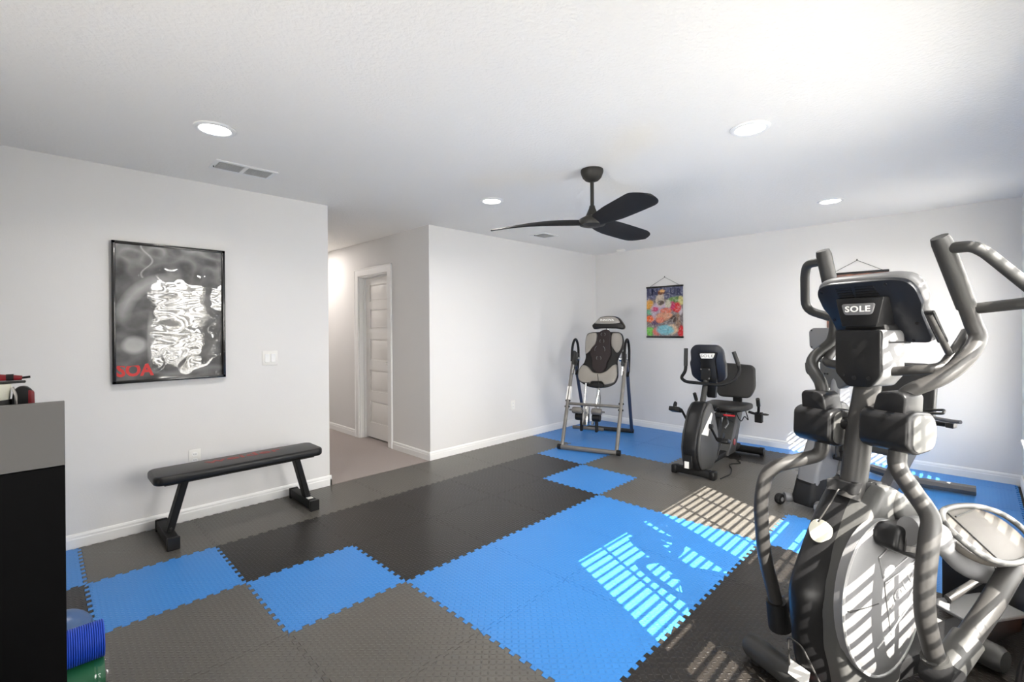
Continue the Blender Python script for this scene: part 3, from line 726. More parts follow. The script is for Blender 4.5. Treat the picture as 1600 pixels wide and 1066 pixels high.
# foot assembly on the boom
tb('boom', [(.0, .47, .70), (-.02, .40, .50), (-.05, .33, .24)], .017, 'chrome')
tb('adjusting_rod', [(-.10, .25, .73), (-.115, .22, .45), (-.10, .20, .33)], .012, 'chrome')
tb('rod_handle', [(-.115, .25, .73), (-.06, .25, .735)], .010, 'steeld')
tb('tether_cord', [(.0, .38, .83), (.035, .37, .55), (.03, .36, .40)], .004, 'blackm', n=6)
MB().box((.07, .07, .22), (-.09, .22, .36), Matrix.Rotation(radians(-10), 3, 'X'), .01, 2).obj('ankle_bracket', 'chrome', iv)
for s in (-1, 1):
    MB().lathe([(0, -.055), (.034, -.055), (.038, -.04), (.038, .04), (.034, .055), (0, .055)], (-.075 + s * .115, .20, .42), 'X', 18).obj('ankle_roller', 'steel2', iv)
    MB().lathe([(0, -.045), (.042, -.045), (.046, -.03), (.046, .03), (.042, .045), (0, .045)], (-.075 + s * .10, .24, .345), 'X', 18).obj('ankle_cushion', 'blackm', iv)
    tb('roller_axle', [(-.075 + s * .05, .20, .42), (-.075 + s * .21, .20, .42)], .010, 'silver')
    MB().box((.03, .05, .14), (-.075 + s * .09, .28, .24), None, .008, 2).obj('foot_support', 'blackm', iv)
tb('foot_rest_bar', [(-.39, .62, .13), (.0, .62, .13)], .020, 'steel2')

# ================================================================== RECUMBENT BIKE (black)
bk = thing('recumbent_bike', 'dark recumbent exercise bike with tall console on the grey mats by back wall', 'exercise bike', (-1.83, 4.23, 0), 2)
def tk(name, P, r, m, par=bk, n=10, **k): return MB().tube(P, r, n).obj(name, m, par, **k)
MB().box2((-.185, -.035, .012), (.155, .035, .075), .012, 2).obj('front_stabilizer', 'blackm', bk)
for xx in (-.19, .16): MB().box2((xx - .025, -.042, 0), (xx + .025, .042, .08), .012, 2).obj('end_cap', 'black', bk)
prof = [(.10, .672), (.0, .60), (-.12, .40), (-.15, .28), (-.135, .16), (-.08, .07), (.18, .05), (.32, .12), (.37, .26), (.345, .38), (.27, .55), (.20, .665)]
MB().prism(rpoly(prof, .03, 3), 'X', -.065, .065, .02, 3).obj('front_housing', 'black', bk)
sp = [(.13, .66), (.03, .60), (-.09, .40), (-.12, .28), (-.10, .16), (-.05, .08), (.17, .05), (.31, .12), (.36, .26), (.335, .38), (.26, .55), (.19, .655)]
for s in (-1, 1):
    MB().prism(rpoly(sp, .03, 3), 'X', min(s * .055, s * .088), max(s * .055, s * .088), .014, 3).obj('side_cover', 'silverd', bk)
MB().prism(rpoly([(.16, .575), (-.08, .41), (.07, .37), (.19, .555)], .008), 'X', .0855, .0905).obj('decor_panel', 'white', bk, label='bright silver triangular panel')
MB().box2((-.05, -.158, .10), (.03, -.12, .22), .006, 1).obj('power_panel', 'blackm', bk)
MB().box2((-.035, -.166, .105), (.005, -.156, .165), .002, 1).obj('spec_label', 'white', bk)
# cranks and pedals
for s, a in ((1, radians(-48)), (-1, radians(132))):
    c0 = Vector((s * .10, .10, .455)); c1 = c0 + Vector((s * .02, .17 * cos(a), .19 * sin(a)))
    MB().lathe([(0, -.02), (.022, -.02), (.022, .02), (0, .02)], c0, 'X', 14).obj('crank_hub', 'blackm', bk)
    tk('crank_arm', [c0, c1], .011, 'blackm')
    MB().box((.10, .085, .042), c1 + Vector((s * .06, 0, 0)), Matrix.Rotation(radians(-20), 3, 'X'), .008, 2).obj('pedal', 'black', bk)
    MB().tube(catmull([c1 + Vector((s * .06, -.04, .0)), c1 + Vector((s * .06, -.02, .055)), c1 + Vector((s * .06, .03, .04))], 4), .010, 8, flat=(2.2, .3)).obj('pedal_strap', 'blackm', bk)
tk('mast', [(0, .165, .62), (0, .24, .78), (0, .31, .96)], .026, 'steeld', n=14)
# console, tilted back
cs = rpoly([(-.155, .885), (-.165, 1.02), (-.15, 1.05), (-.148, 1.15), (-.10, 1.20), (.115, 1.20), (.158, 1.15), (.162, 1.05), (.172, 1.02), (.165, .88), (.09, .83), (-.08, .83)], .03, 3)
mb = MB(); mb.prism(cs, 'Y', .29, .335, .010, 2)
for v in mb.bm.verts: v.co.y += (v.co.z - 1.0) * -.22
con = mb.obj('console', mat('navy_black_plastic', S(30, 33, 42), .35), bk)
mb = MB(); mb.prism(cs, 'Y', .330, .350, .006, 2)
for v in mb.bm.verts: v.co.y += (v.co.z - 1.0) * -.22
mb.obj('console_rim', 'silver', con)
mb = MB(); mb.prism(rpoly([(-.065, 1.125), (.115, 1.13), (.09, 1.05), (.10, .90), (.075, .69), (.0, .69), (-.05, .90), (-.045, 1.05)], .01), 'Y', .255, .30, .006, 2)
for v in mb.bm.verts: v.co.y += (v.co.z - 1.0) * -.15
nk = mb.obj('console_neck', 'black', con)
MB().prism(rpoly([(-.045, 1.115), (.098, 1.12), (.078, 1.072), (-.03, 1.068)], .008), 'Y', .228, .245, .002, 1).obj('logo_plate', 'white', con)
text('SOLE', .034, 'silver', con, frame_mtx((.026, .2272, 1.093), (1, 0.02, 0.02), (0, 0, 1)), sx=1.5, spacing=1.1, extrude=.0005)
for k in range(8):
    MB().box((.03, .004, .005), (-.035 + (k % 4) * .036, .253 - .0, 1.155 + (k // 4) * .016)).obj('vent_slot', 'steeld', con)
MB().box2((-.045, .245, .86), (.05, .27, .98), .006, 1).obj('mast_bracket', 'blackm', con)
for xx, zz in ((-.035, .965), (.04, .965), (.04, .88)): MB().lathe([(0, 0), (.007, 0), (.007, -.006), (0, -.006)], (xx, .245, zz), 'Y', 8).obj('bolt', 'silver', con)
hb = bendpath([(-.205, .30, 1.155), (-.21, .30, .93), (-.235, .24, .87), (-.17, .20, .838), (.16, .20, .828), (.255, .27, .87), (.285, .36, .96), (.225, .36, 1.13)], .05, 4)
tk('handlebar', hb, .0155, 'blackm', n=12)
tk('hand_grip', [(-.205, .30, 1.16), (-.2085, .30, .985)], .019, 'grip', n=12)
tk('hand_grip', [(.225, .36, 1.135), (.27, .36, 1.005)], .019, 'grip', n=12)
# seat
MB().prism(rpoly([(-.19, .66), (-.205, .80), (-.20, .98), (-.15, 1.02), (.17, 1.02), (.225, .98), (.225, .80), (.19, .66), (.10, .62), (-.10, .62)], .05, 4), 'Z', .515, .575, .022, 4).obj('seat', 'seatd', bk)
mb = MB(); mb.prism(rpoly([(-.15, .605), (-.19, .70), (-.175, .95), (-.13, .975), (.165, .96), (.205, .93), (.22, .72), (.17, .61)], .045, 4), 'Y', 1.03, 1.085, .02, 4)
for v in mb.bm.verts: v.co.y += (v.co.z - .6) * .18
mb.obj('seat_back', 'seatd', bk)
MB().box2((-.01, 1.07, .50), (.08, 1.10, .66), .006, 1).obj('seat_back_bracket', 'blackm', bk)
for s, z0 in ((-1, .50), (1, .49)):
    tk('seat_handle', catmull([(s * .21, .86, .50), (s * .29, .86, .49), (s * .31, .84, .55), (s * .315, .80, .64)], 5), .013, 'blackm')
    tk('seat_grip', [(s * .311, .83, .575), (s * .315, .79, .65)], .019, 'grip', n=12)
MB().box2((.245, .93, .385), (.315, .985, .49), .005, 1).obj('bottle_cage', 'blackm', bk)
MB().tube([(.335 + .035 * cos(a), .95 + .035 * sin(a), .475) for a in [k * pi / 8 for k in range(17)]], .006, 6).obj('cage_ring', 'steel', bk)
# rear frame
MB().prism(rpoly([(.66, .06), (.90, .06), (1.15, .46), (.95, .46)], .02), 'X', -.06, .07, .012, 2).obj('seat_post_cover', 'silverd', bk)
MB().box2((-.05, .28, .05), (.05, 1.14, .105), .01, 2).obj('main_beam', 'blackm', bk)
MB().box2((-.04, .55, .46), (.05, 1.12, .50), .008, 2).obj('seat_rail', 'steeld', bk)
MB().box2((-.10, .70, .49), (.12, .96, .515), .004, 1).obj('seat_plate', 'blackm', bk)
MB().prism(rpoly([(.36, .12), (.42, .10), (.62, .34), (.62, .46), (.56, .46)], .01), 'X', -.03, .03, .006, 1).obj('frame_brace', 'blackm', bk)
MB().box((.004, .20, .008), (.052, .46, .14), Matrix.Rotation(radians(40), 3, 'X')).obj('brace_trim', 'chrome', bk)
MB().lathe([(0, 0), (.035, 0), (.035, .003), (0, .003)], (.071, .86, .17), 'X', 20).obj('round_badge', 'redd', bk, label='small red and white round sticker')
tk('rear_stabilizer', [(-.255, 1.15, .045), (.255, 1.15, .045)], .038, 'blackm', n=14)
for s in (-1, 1): MB().lathe([(0, -.02), (.044, -.02), (.044, .02), (0, .02)], (s * .258, 1.15, .045), 'X', 16).obj('end_cap', 'black', bk)
tk('seat_lever', catmull([(.08, .52, .50), (.10, .60, .485), (.12, .70, .47)], 4), .010, 'redc', label='red adjusting lever')
tk('signal_wire', catmull([(.07, .25, .56), (.09, .33, .60), (.08, .45, .52), (.09, .60, .45), (.1, .72, .40)], 5), .004, 'blackm', n=6)
tk('signal_wire', catmull([(.10, .80, .50), (.14, .84, .40), (.16, .90, .44), (.18, .95, .40), (.15, .96, .50)], 5), .005, 'blackm', n=6)
tk('adjuster_bar', [(.07, .62, .50), (.075, .66, .39), (.06, .60, .35)], .008, 'silver', n=8)
cord = [(-1.628, 4.29), (-1.624, 4.356), (-1.616, 4.492), (-1.666, 4.663), (-1.718, 4.759), (-1.728, 4.839), (-1.672, 4.923), (-1.723, 5.0), (-1.74, 5.13), (-1.775, 5.20)]
tag(MB().tube(catmull([(x, y, .006) for x, y in cord], 5), .0055, 6).obj('power_cord', 'blackm'), 'thin dark power cord lying on grey mat beside the black recumbent bike', 'cord')

# ================================================================== SILVER RECUMBENT BIKE (behind the elliptical)
b2 = thing('recumbent_bike', 'silver recumbent exercise bike partly hidden behind the big elliptical', 'exercise bike', (-.87, 4.12, 0), -20)
def t2(name, P, r, m, par=b2, n=10, **k): return MB().tube(P, r, n).obj(name, m, par, **k)
MB().tube(bendpath([(-.13, -.155, .06), (-.06, -.05, .06), (.06, -.05, .06), (.13, -.155, .06)], .05), .034, 12).obj('front_stabilizer', 'silver', b2)
for s in (-1, 1):
    MB().lathe([(0, -.02), (.036, -.02), (.041, -.012), (.041, .012), (.036, .02), (0, .02)], (s * .155, -.175, .041), 'X', 20).obj('transport_wheel', 'blackm', b2)
    MB().lathe([(0, -.023), (.016, -.023), (.016, .023), (0, .023)], (s * .155, -.175, .041), 'X', 14).obj('wheel_hub', 'silver', b2)
MB().rings([[(x * w_, v0_ + (y + 1) / 2 * (v1_ - v0_), z_ + (.05 * x * x if z_ > .15 else 0)) for x, y in rrect(0, 0, 2, 2, .55, 5)] for w_, v0_, v1_, z_ in ((.10, -.15, .25, .04), (.108, -.155, .25, .09), (.10, -.14, .22, .14), (.09, -.12, .20, .185))]).obj('base_boot', 'blackm', b2)
MB().prism(rpoly([(-.12, .14), (-.09, .30), (.12, .70), (.20, .80), (.30, .78), (.42, .55), (.40, .14)], .05, 4), 'X', -.075, .085, .03, 4).obj('column_cover', 'silver', b2)
MB().prism(rpoly([(.10, .10), (.45, .10), (.50, .40), (.35, .55), (.15, .35)], .05), 'X', -.09, .10, .02, 2).obj('drive_cover', 'silverd', b2)
MB().lathe([(0, -.015), (.05, -.015), (.05, .015), (0, .015)], (.105, .18, .43), 'X', 20).obj('crank_cover', 'blackm', b2)
MB().box((.09, .12, .03), (.15, .10, .41), Matrix.Rotation(radians(15), 3, 'X'), .008, 2).obj('pedal', 'blackm', b2)
MB().tube(catmull([(.15, .03, .41), (.15, .03, .50), (.15, .10, .53), (.15, .16, .48), (.15, .17, .42)], 5), .012, 8, flat=(2.2, .35)).obj('pedal_strap', 'blackm', b2)
t2('mast', [(0.02, .21, .74), (.01, .28, 1.10)], .033, 'silver', n=14)
mb = MB(); mb.prism(rpoly([(-.185, 1.20), (-.19, 1.33), (-.16, 1.355), (.18, 1.355), (.21, 1.33), (.205, 1.20), (.17, 1.175), (-.15, 1.175)], .02), 'Y', .24, .29, .008, 2)
c2 = mb.obj('console', 'silver', b2)
MB().prism(rpoly([(-.02, 1.34), (.08, 1.34), (.08, 1.25), (-.02, 1.25)], .004), 'Y', .236, .241).obj('logo_sticker', 'white', c2)
text('h', .095, 'red', c2, frame_mtx((.03, .2350, 1.305), (1, 0, 0), (0, 0, 1)), bold=.002, shear=.35, label='red script letter')
for xx, zz in ((-.165, 1.335), (-.165, 1.20)): MB().lathe([(0, 0), (.006, 0), (.006, -.003), (0, -.003)], (xx, .24, zz), 'Y', 10).obj('screw', 'blackm', c2)
MB().prism(rpoly([(-.10, 1.09), (.14, 1.09), (.12, .93), (.05, .88), (-.03, .88), (-.09, .93)], .03), 'Y', .22, .33, .02, 3).obj('console_neck', 'silverd', c2)
for xx in (-.05, -.03): MB().lathe([(0, 0), (.007, 0), (.007, -.003), (0, -.003)], (xx, .22, .995), 'Y', 10).obj('screw', 'blackm', c2)
for s in (-1, 1):
    t2('handlebar', catmull([(s * .05, .27, 1.08), (s * .16, .27, 1.10), (s * .19, .27, 1.02), (s * .14, .27, .98)], 5), .02, 'silverd', n=12)
    t2('hand_grip', catmull([(s * .17, .25, .97), (s * .205, .25, 1.0), (s * .212, .25, 1.07)], 4), .013, 'blackm')
mb = MB(); mb.prism(rpoly([(-.06, .62), (-.04, .98), (.02, 1.06), (.27, 1.06), (.32, .98), (.33, .62), (.27, .56), (0, .56)], .05, 4), 'Y', .93, 1.0, .025, 4)
for v in mb.bm.verts: v.co.y += (v.co.z - .6) * .2
mb.obj('seat_back', 'seatd', b2)
MB().prism(rpoly([(-.12, .58), (.26, .58), (.28, .92), (-.14, .92)], .06, 4), 'Z', .36, .43, .025, 4).obj('seat', 'silverd', b2)
MB().prism(rpoly([(.70, .02), (.86, .02), (1.34, .44), (1.22, .50), (1.10, .42)], .02), 'X', .05, .13, .012, 2).obj('seat_post_cover', 'silver', b2)
MB().box2((.03, .30, .03), (.11, 1.25, .09), .012, 2).obj('main_beam', 'silver', b2)
t2('side_handle', bendpath([(.28, .85, .67), (.50, .80, .665), (.56, .78, .67)], .03), .014, 'silver')
MB().box2((.28, .80, .615), (.46, .86, .645), .006, 1).obj('side_handle_base', 'blackm', b2)
MB().box2((.46, .80, .61), (.51, .86, .648), .006, 1).obj('side_handle_cap', 'steel', b2)
t2('bottle_loop', bendpath([(.28, .95, .70), (.40, .95, .72), (.42, .88, .70), (.30, .86, .69)], .02), .010, 'steel')
t2('rear_stabilizer', [(.08, 1.20, .045), (.43, 1.36, .045)], .040, 'silver', n=8)
t2('rear_stabilizer', [(.06, 1.20, .045), (-.28, 1.30, .045)], .040, 'silver', n=8)

# ================================================================== BIG ELLIPTICAL (foreground)
el = thing('elliptical_machine', 'large dark elliptical trainer with swinging arms in the right foreground', 'exercise machine', (-.388, 1.933, 0), -25)
def te(name, P, r, m, par=el, n=14, **k): return MB().tube(P, r, n).obj(name, m, par, **k)
# floor bars
def foot(v, u0, u1, z, r, m):
    P = [(u0, v, z), (u0 + .02, v, z), (u1 - .02, v, z), (u1, v, z)]
    return MB().tube(P, [r * .8, r, r, r * .8], 14).obj('floor_stabilizer', m, el)
foot(0, -.315, .30, .052, .046, 'steeld'); foot(.83, -.13, .13, .055, .05, 'steeld')
for xx in (-.27, .25): MB().lathe([(0, 0), (.025, 0), (.025, .012), (0, .012)], (xx, 0, 0), 'Z', 14).obj('levelling_foot', 'blackm', el)
MB().box2((-.05, -.02, .05), (.05, 1.15, .13), .015, 2).obj('main_beam', 'blackm', el)
MB().prism(rpoly([(-.15, .88), (.02, .84), (.07, 1.14), (-.10, 1.18)], .015), 'Z', .125, .140, .003, 1).obj('cover_plate', 'silver', el)
for q in ((-.10, .93), (0, .95), (-.06, 1.12)): MB().lathe([(0, 0), (.007, 0), (.007, .003), (0, .003)], (q[0], q[1], .140), 'Z', 8).obj('bolt', 'blackm', el)
MB().box2((-.10, .72, .05), (.02, .80, .12), .01, 2).obj('beam_bracket', 'silver', el)
MB().prism(rpoly([(1.16, .0), (1.16, .25), (1.24, .28), (1.40, .27), (1.40, .0)], .03), 'X', -.25, -.02, .015, 2).obj('rear_base', 'black', el)
te('strut', [(-.10, .92, .16), (-.05, 1.15, .26)], .016, 'steel')
# main housing
prof = [(.17, .80), (.08, .695), (.01, .585), (-.055, .476), (-.078, .40), (-.066, .26), (-.03, .09), (.27, .09), (.32, .30), (.37, .48), (.44, .64), (.35, .735), (.25, .795)]
back = [(.19, .80), (.105, .70), (.035, .59), (-.02, .476), (-.04, .40), (-.03, .26), (.01, .09), (.27, .09), (.32, .30), (.37, .48), (.44, .64), (.35, .735), (.25, .795)]
hs = MB().prism(rpoly(back, .03, 3), 'X', -.10, .095, .025, 3).obj('housing', 'silverd', el)
R = []
for vf, z, vb in catmull([(-.03, .09, .16), (-.052, .17, .16), (-.066, .26, .16), (-.078, .40, .17), (-.055, .476, .18), (.005, .585, .20), (.08, .695, .22), (.15, .775, .235), (.175, .803, .24)], 3):
    R.append([(x, min(vb, vf + d), z) for x, d in ((-.098, .30), (-.098, .085), (-.093, .045), (-.080, .018), (-.058, .003), (-.030, .004), (0, .016), (.026, .034), (.044, .052), (.052, .070), (.052, .30))])
sh = MB().rings(R).obj('front_shroud', 'black', el, ang=45)
# bright edge line where shroud meets side cover
edge = [(.0525, .21, .80), (.0525, .135, .70), (.0525, .06, .585), (.0525, .0, .476), (.0525, -.023, .40), (.0525, -.011, .26), (.0525, .025, .10)]
MB().tube(catmull(edge, 4), .0035, 6).obj('seam_trim', 'steel', el)
MB().tube(catmull([(-.03, .025, .66), (-.015, .06, .72), (-.01, .105, .775)], 4), .003, 6).obj('seam_trim', 'steel', el)
# teardrop badge lying on the sloping nose
bd = MB(); bd.prism(rpoly([(-.045, -.005), (-.035, .032), (.0, .04), (.04, .022), (.045, -.01), (.012, -.045), (-.02, -.04)], .03, 4), 'Z', 0, .006, .003, 2)
nrm = Vector((0, -.86, .52)).normalized(); xv = Vector((1, 0, 0)); yv = nrm.cross(xv)
m_ = Matrix((xv, yv, nrm)).transposed().to_4x4(); m_.translation = Vector((-.022, .030, .630)) + nrm * .002
bd.xf(m_).obj('oval_badge', 'cream', el)
# lower access door, rating label
MB().tube(bendpath([(-.082, -.052, .12), (-.08, -.068, .24), (-.02, -.070, .24), (.04, -.045, .12)], .02), .003, 6).obj('access_seam', 'steel', el)
MB().box((.075, .003, .05), (-.045, -.0545, .125), Matrix.Rotation(radians(-14), 3, 'X')).obj('rating_label', 'white', el)
MB().box((.06, .003, .012), (.005, -.042, .095), Matrix.Rotation(radians(-14), 3, 'X')).obj('warning_strip', 'redd', el)
# dome behind
MB().prism(rpoly([(.22, .70), (.24, .79), (.34, .74), (.455, .645), (.44, .60), (.36, .56)], .04, 4), 'X', -.085, .115, .03, 4).obj('rear_cover', 'silverd', el)
# crank side disc
mb = MB()
disc = []
for r, w in ((.0, .126), (.5, .129), (.80, .126), (.93, .120), (1.0, .111), (1.0, .085)):
    disc.append([(w, .140 + max(r, .01) * .20 * cos(a), .438 + max(r, .01) * .265 * sin(a)) for a in [2 * pi * k / 44 for k in range(44)]])
dk = mb.rings(disc, caps=True).obj('side_disc', 'silver', el)
MB().tube([(.115, .140 + .197 * cos(a), .438 + .261 * sin(a)) for a in [2 * pi * k / 44 for k in range(45)]], .005, 6).obj('disc_rim', 'silverl', dk)
def onp(y, z): return (.1295, y + .055, z - .04)
for P in ([onp(.04, .63), onp(.10, .66), onp(.25, .70)], [onp(.04, .63), onp(.06, .56), onp(.25, .63)], [onp(.07, .54), onp(.24, .59), onp(.23, .51), onp(.10, .36), onp(.07, .54)], [onp(.03, .33), onp(.25, .47)]):
    MB().tube(P, .0028, 5).obj('raised_line', 'silverl', dk)
MB().box2((.111, -.045, .4355), (.1295, .095, .4385)).obj('disc_split_line', 'steeld', dk)
text('SOLE', .05, 'silverl', dk, frame_mtx((.1298, .21, .46), (0, .82, .57), (0, -.57, .82)), sx=1.3, spacing=1.1, extrude=.0012)
# crank hub block, driving arm
MB().prism(rpoly([(.07, .645), (.09, .715), (.26, .70), (.27, .61), (.22, .58), (.11, .625)], .02), 'X', .120, .195, .015, 3).obj('crank_hub', 'black', el)
MB().box((.006, .10, .05), (.197, .16, .65), Matrix.Rotation(radians(-14), 3, 'X'), .004, 1).obj('hub_cap', 'steel', el)
arm = catmull([(.20, .12, .705), (.20, .21, .690), (.20, .31, .640), (.20, .42, .555), (.20, .53, .505)], 6)
MB().tube(arm, .046, 16, flat=(.75, 1.0)).obj('driving_arm', 'silver', el)
MB().tube([(.20, .525, .506), (.20, .56, .50)], .040, 14).obj('arm_sleeve', 'blackm', el)
MB().tube([(.20, .57, .50), (.20, .66, .515)], .040, 14, flat=(.75, 1)).obj('arm_end', 'silver', el)
MB().box((.05, .12, .05), (.20, .56, .56), None, .01, 2).obj('pedal_bracket', 'blackm', el)
# pedals: oval tray with raised rim
def pedal(u, v, z, tilt, side=0):
    R = Matrix.Translation((u, v, z)) @ Matrix.Rotation(radians(side), 4, 'Y') @ Matrix.Rotation(radians(tilt), 4, 'X')
    ov = [(.105 * abs(cos(a)) ** .85 * (1 if cos(a) > 0 else -1), .20 * abs(sin(a)) ** .9 * (1 if sin(a) > 0 else -1)) for a in [2 * pi * k / 40 for k in range(40)]]
    p = MB().prism(ov, 'Z', -.018, .006, .006, 2).xf(R).obj('pedal', 'pedal', el, ang=50)
    ring = [(x * 1.0, y * 1.0, .008 + .016 * (abs(y) / .2) ** 2) for x, y in ov]
    MB().tube(ring + [ring[0]], .010, 10).xf(R).obj('pedal_rim', 'silverd', p)
    MB().tube([(-.07, -.06, .008), (-.09, .14, .008)], .003, 5).xf(R).obj('tread_line', 'steeld', p)
    MB().tube([(-.09, -.08, .008), (.08, -.09, .008)], .003, 5).xf(R).obj('tread_line', 'steeld', p)
pedal(.215, .50, .64, -5, 36)
pedal(-.20, .40, .36, 5)
# right link tube
te('pedal_arm', bendpath([(.285, .175, .325), (.285, .36, .44), (.275, .545, .555), (.235, .51, .595), (.21, .47, .59)], .05, 6), .031, 'steel', n=16)
te('arm_collar', [(.285, .155, .312), (.285, .26, .377)], .041, 'steeld', n=18)
te('arm_joint', [(.25, .12, .30), (.33, .12, .30)], .042, 'blackm', n=18)
te('pedal_arm', bendpath([(-.25, .07, .20), (-.25, .35, .27), (-.20, .50, .32)], .05), .031, 'steel', n=16)
MB().box((.012, .03, .04), (.318, .165, .265), None, .003, 1).obj('safety_label', 'yellow', el)
# swinging lower arms
te('swing_arm', bendpath([(-.13, .19, .93), (-.135, .185, .86), (-.235, .015, .80), (-.25, -.005, .66), (-.25, .015, .44), (-.25, .085, .22)], .07, 6), .026, 'steel', n=16)
te('swing_arm', catmull([(.135, .185, .95), (.14, .175, .89), (.19, .16, .83), (.25, .14, .765), (.265, .105, .70), (.265, .085, .58), (.268, .085, .46), (.275, .13, .31)], 6), .027, 'steel', n=16)
te('arm_boot', [(-.25, .078, .245), (-.25, .10, .13)], [.037, .043], 'blackm', n=16)
te('arm_boot', [(.273, .115, .35), (.279, .145, .27)], [.036, .044], 'steeld', n=16)
# pivot boxes
for s, zc in ((-1, .985), (1, 1.015)):
    px = MB(); x0, x1 = (-.205, -.052) if s < 0 else (.048, .205)
    px.prism(rpoly([(.115, zc - .05), (.12, zc + .055), (.16, zc + .07), (.25, zc + .06), (.27, zc), (.25, zc - .065), (.16, zc - .075)], .02, 3), 'X', x0, x1, .012, 3)
    pv = px.obj('pivot_cover', 'black', el)
    for xx in (x0 - .004, x1 - .010):
        MB().prism(rpoly([(.135, zc - .05), (.14, zc + .045), (.17, zc + .06), (.245, zc + .05), (.262, zc), (.245, zc - .055), (.165, zc - .065)], .02, 3), 'X', xx, xx + .014, .004, 2).obj('side_cap', 'silverd', pv)
    bx = s * .13
    MB().prism(rpoly([(bx - .052, zc + .05), (bx - .045 + s * .01, zc + .115), (bx - .03 + s * .012, zc + .128), (bx + .03 + s * .012, zc + .128), (bx + .045 + s * .01, zc + .115), (bx + .052, zc + .05)], .012), 'Y', .14, .235, .014, 3).obj('pivot_boot', 'black', pv)
te('pivot_axle', [(-.10, .19, 1.0), (.10, .19, 1.0)], .022, 'blackm')
# mast
te('mast', catmull([(0, .145, .74), (0, .172, .82), (0, .20, .98), (0, .235, 1.10), (0, .262, 1.22)], 5), .042, 'steel', n=20)
MB().prism(rpoly([(-.045, .085), (-.03, .11), (.035, .115), (.045, .20), (-.045, .20)], .012), 'Z', .765, .806, .004, 1).obj('mast_opening', 'blackm', el)  # dark slab stands in for the shadowed opening around the mast
# upper swinging handles
te('swing_handle', catmull([(-.135, .20, 1.08), (-.15, .205, 1.14), (-.215, .245, 1.195), (-.235, .29, 1.24), (-.215, .36, 1.30), (-.205, .37, 1.38), (-.20, .35, 1.48)], 6), .023, 'steeld', n=16)
te('swing_handle', catmull([(.135, .20, 1.10), (.16, .205, 1.145), (.225, .255, 1.195), (.25, .33, 1.255), (.25, .395, 1.32), (.24, .39, 1.37), (.235, .365, 1.43)], 6), .024, 'steel', n=16)
te('hand_grip', [(-.20, .35, 1.475), (-.20, .335, 1.53), (-.20, .295, 1.66), (-.20, .288, 1.678)], [.027, .028, .028, .024], 'grip', n=18)
te('hand_grip', [(.2345, .367, 1.425), (.23, .33, 1.50), (.222, .26, 1.635), (.22, .25, 1.653)], [.027, .028, .028, .024], 'grip', n=18)
lp = bendpath([(-.20, .297, 1.635), (-.275, .297, 1.632), (-.30, .315, 1.59), (-.345, .375, 1.44), (-.20, .365, 1.395)], .05, 5)
te('loop_grip', lp, .018, 'grip', n=14)
lp = bendpath([(.222, .27, 1.615), (.295, .27, 1.612), (.32, .285, 1.59), (.415, .385, 1.435), (.237, .38, 1.418)], .05, 6)
te('loop_grip', lp, .018, 'grip', n=14)
te('fixed_handle', bendpath([(.06, .26, 1.20), (.17, .27, 1.215), (.20, .31, 1.225), (.205, .40, 1.31), (.20, .44, 1.34)], .04, 5), .017, 'steel', n=14)
te('fixed_handle', bendpath([(-.06, .26, 1.20), (-.17, .27, 1.215), (-.20, .31, 1.225), (-.205, .40, 1.31), (-.20, .44, 1.34)], .04, 5), .017, 'steel', n=14)
MB().box((.03, .012, .13), (.20, .27, 1.36), Matrix.Rotation(radians(36), 3, 'X'), .005, 2).obj('pulse_grip', 'blackm', el)
te('pulse_grip_post', [(.205, .33, 1.27), (.20, .235, 1.40)], .010, 'steel', n=10)
# console shell: plate leaning away from the rider, open notch at the bottom
cm = Vector((0, .262, 1.415)); nv = Vector((0, -.83, -.55)).normalized(); cu = Vector((1, 0, 0)); cvv = Vector((0, -.55, .83)).normalized()
MC = Matrix((cu, cvv, -nv)).transposed().to_4x4(); MC.translation = cm
outl = [(-.172, .085), (-.155, .118), (-.11, .13), (.11, .13), (.155, .118), (.172, .085), (.172, .02), (.160, -.005), (.158, -.135), (.085, -.135), (.062, .0), (-.062, .0), (-.085, -.135), (-.158, -.135), (-.160, -.005), (-.172, .02)]
full = [(-.172, .085), (-.155, .118), (-.11, .13), (.11, .13), (.155, .118), (.172, .085), (.172, .02), (.160, -.005), (.158, -.135), (-.158, -.135), (-.160, -.005), (-.172, .02)]
cn = MB().prism(rpoly(full, .025, 4), 'Z', 0, .022, .006, 2).xf(MC).obj('console', mat('console_back_plastic', S(26, 28, 33), .3), el)
MB().prism(rpoly([(x * 1.045, y * 1.045) for x, y in full], .03, 4), 'Z', .016, .058, .014, 3).xf(MC).obj('console_rim', 'silver', cn)
for k in range(5):
    for a, b in ((-.085, -.03), (-.015, .05)):
        MB().box((b - a + (k * .004 if a > -.05 else 0), .006, .004), ((a + b) / 2, .068 + (4 - k) * .0105, -.001)).xf(MC).obj('vent_slot', 'blackm', cn)
for xx, yy in ((-.145, .098), (.09, .112), (-.145, -.03), (.135, -.05), (.10, -.125)):
    MB().lathe([(0, -.002), (.006, -.002), (.006, .002), (0, .002)], (xx, yy, -.0005), 'Z', 10).xf(MC).obj('screw', 'blackm', cn)
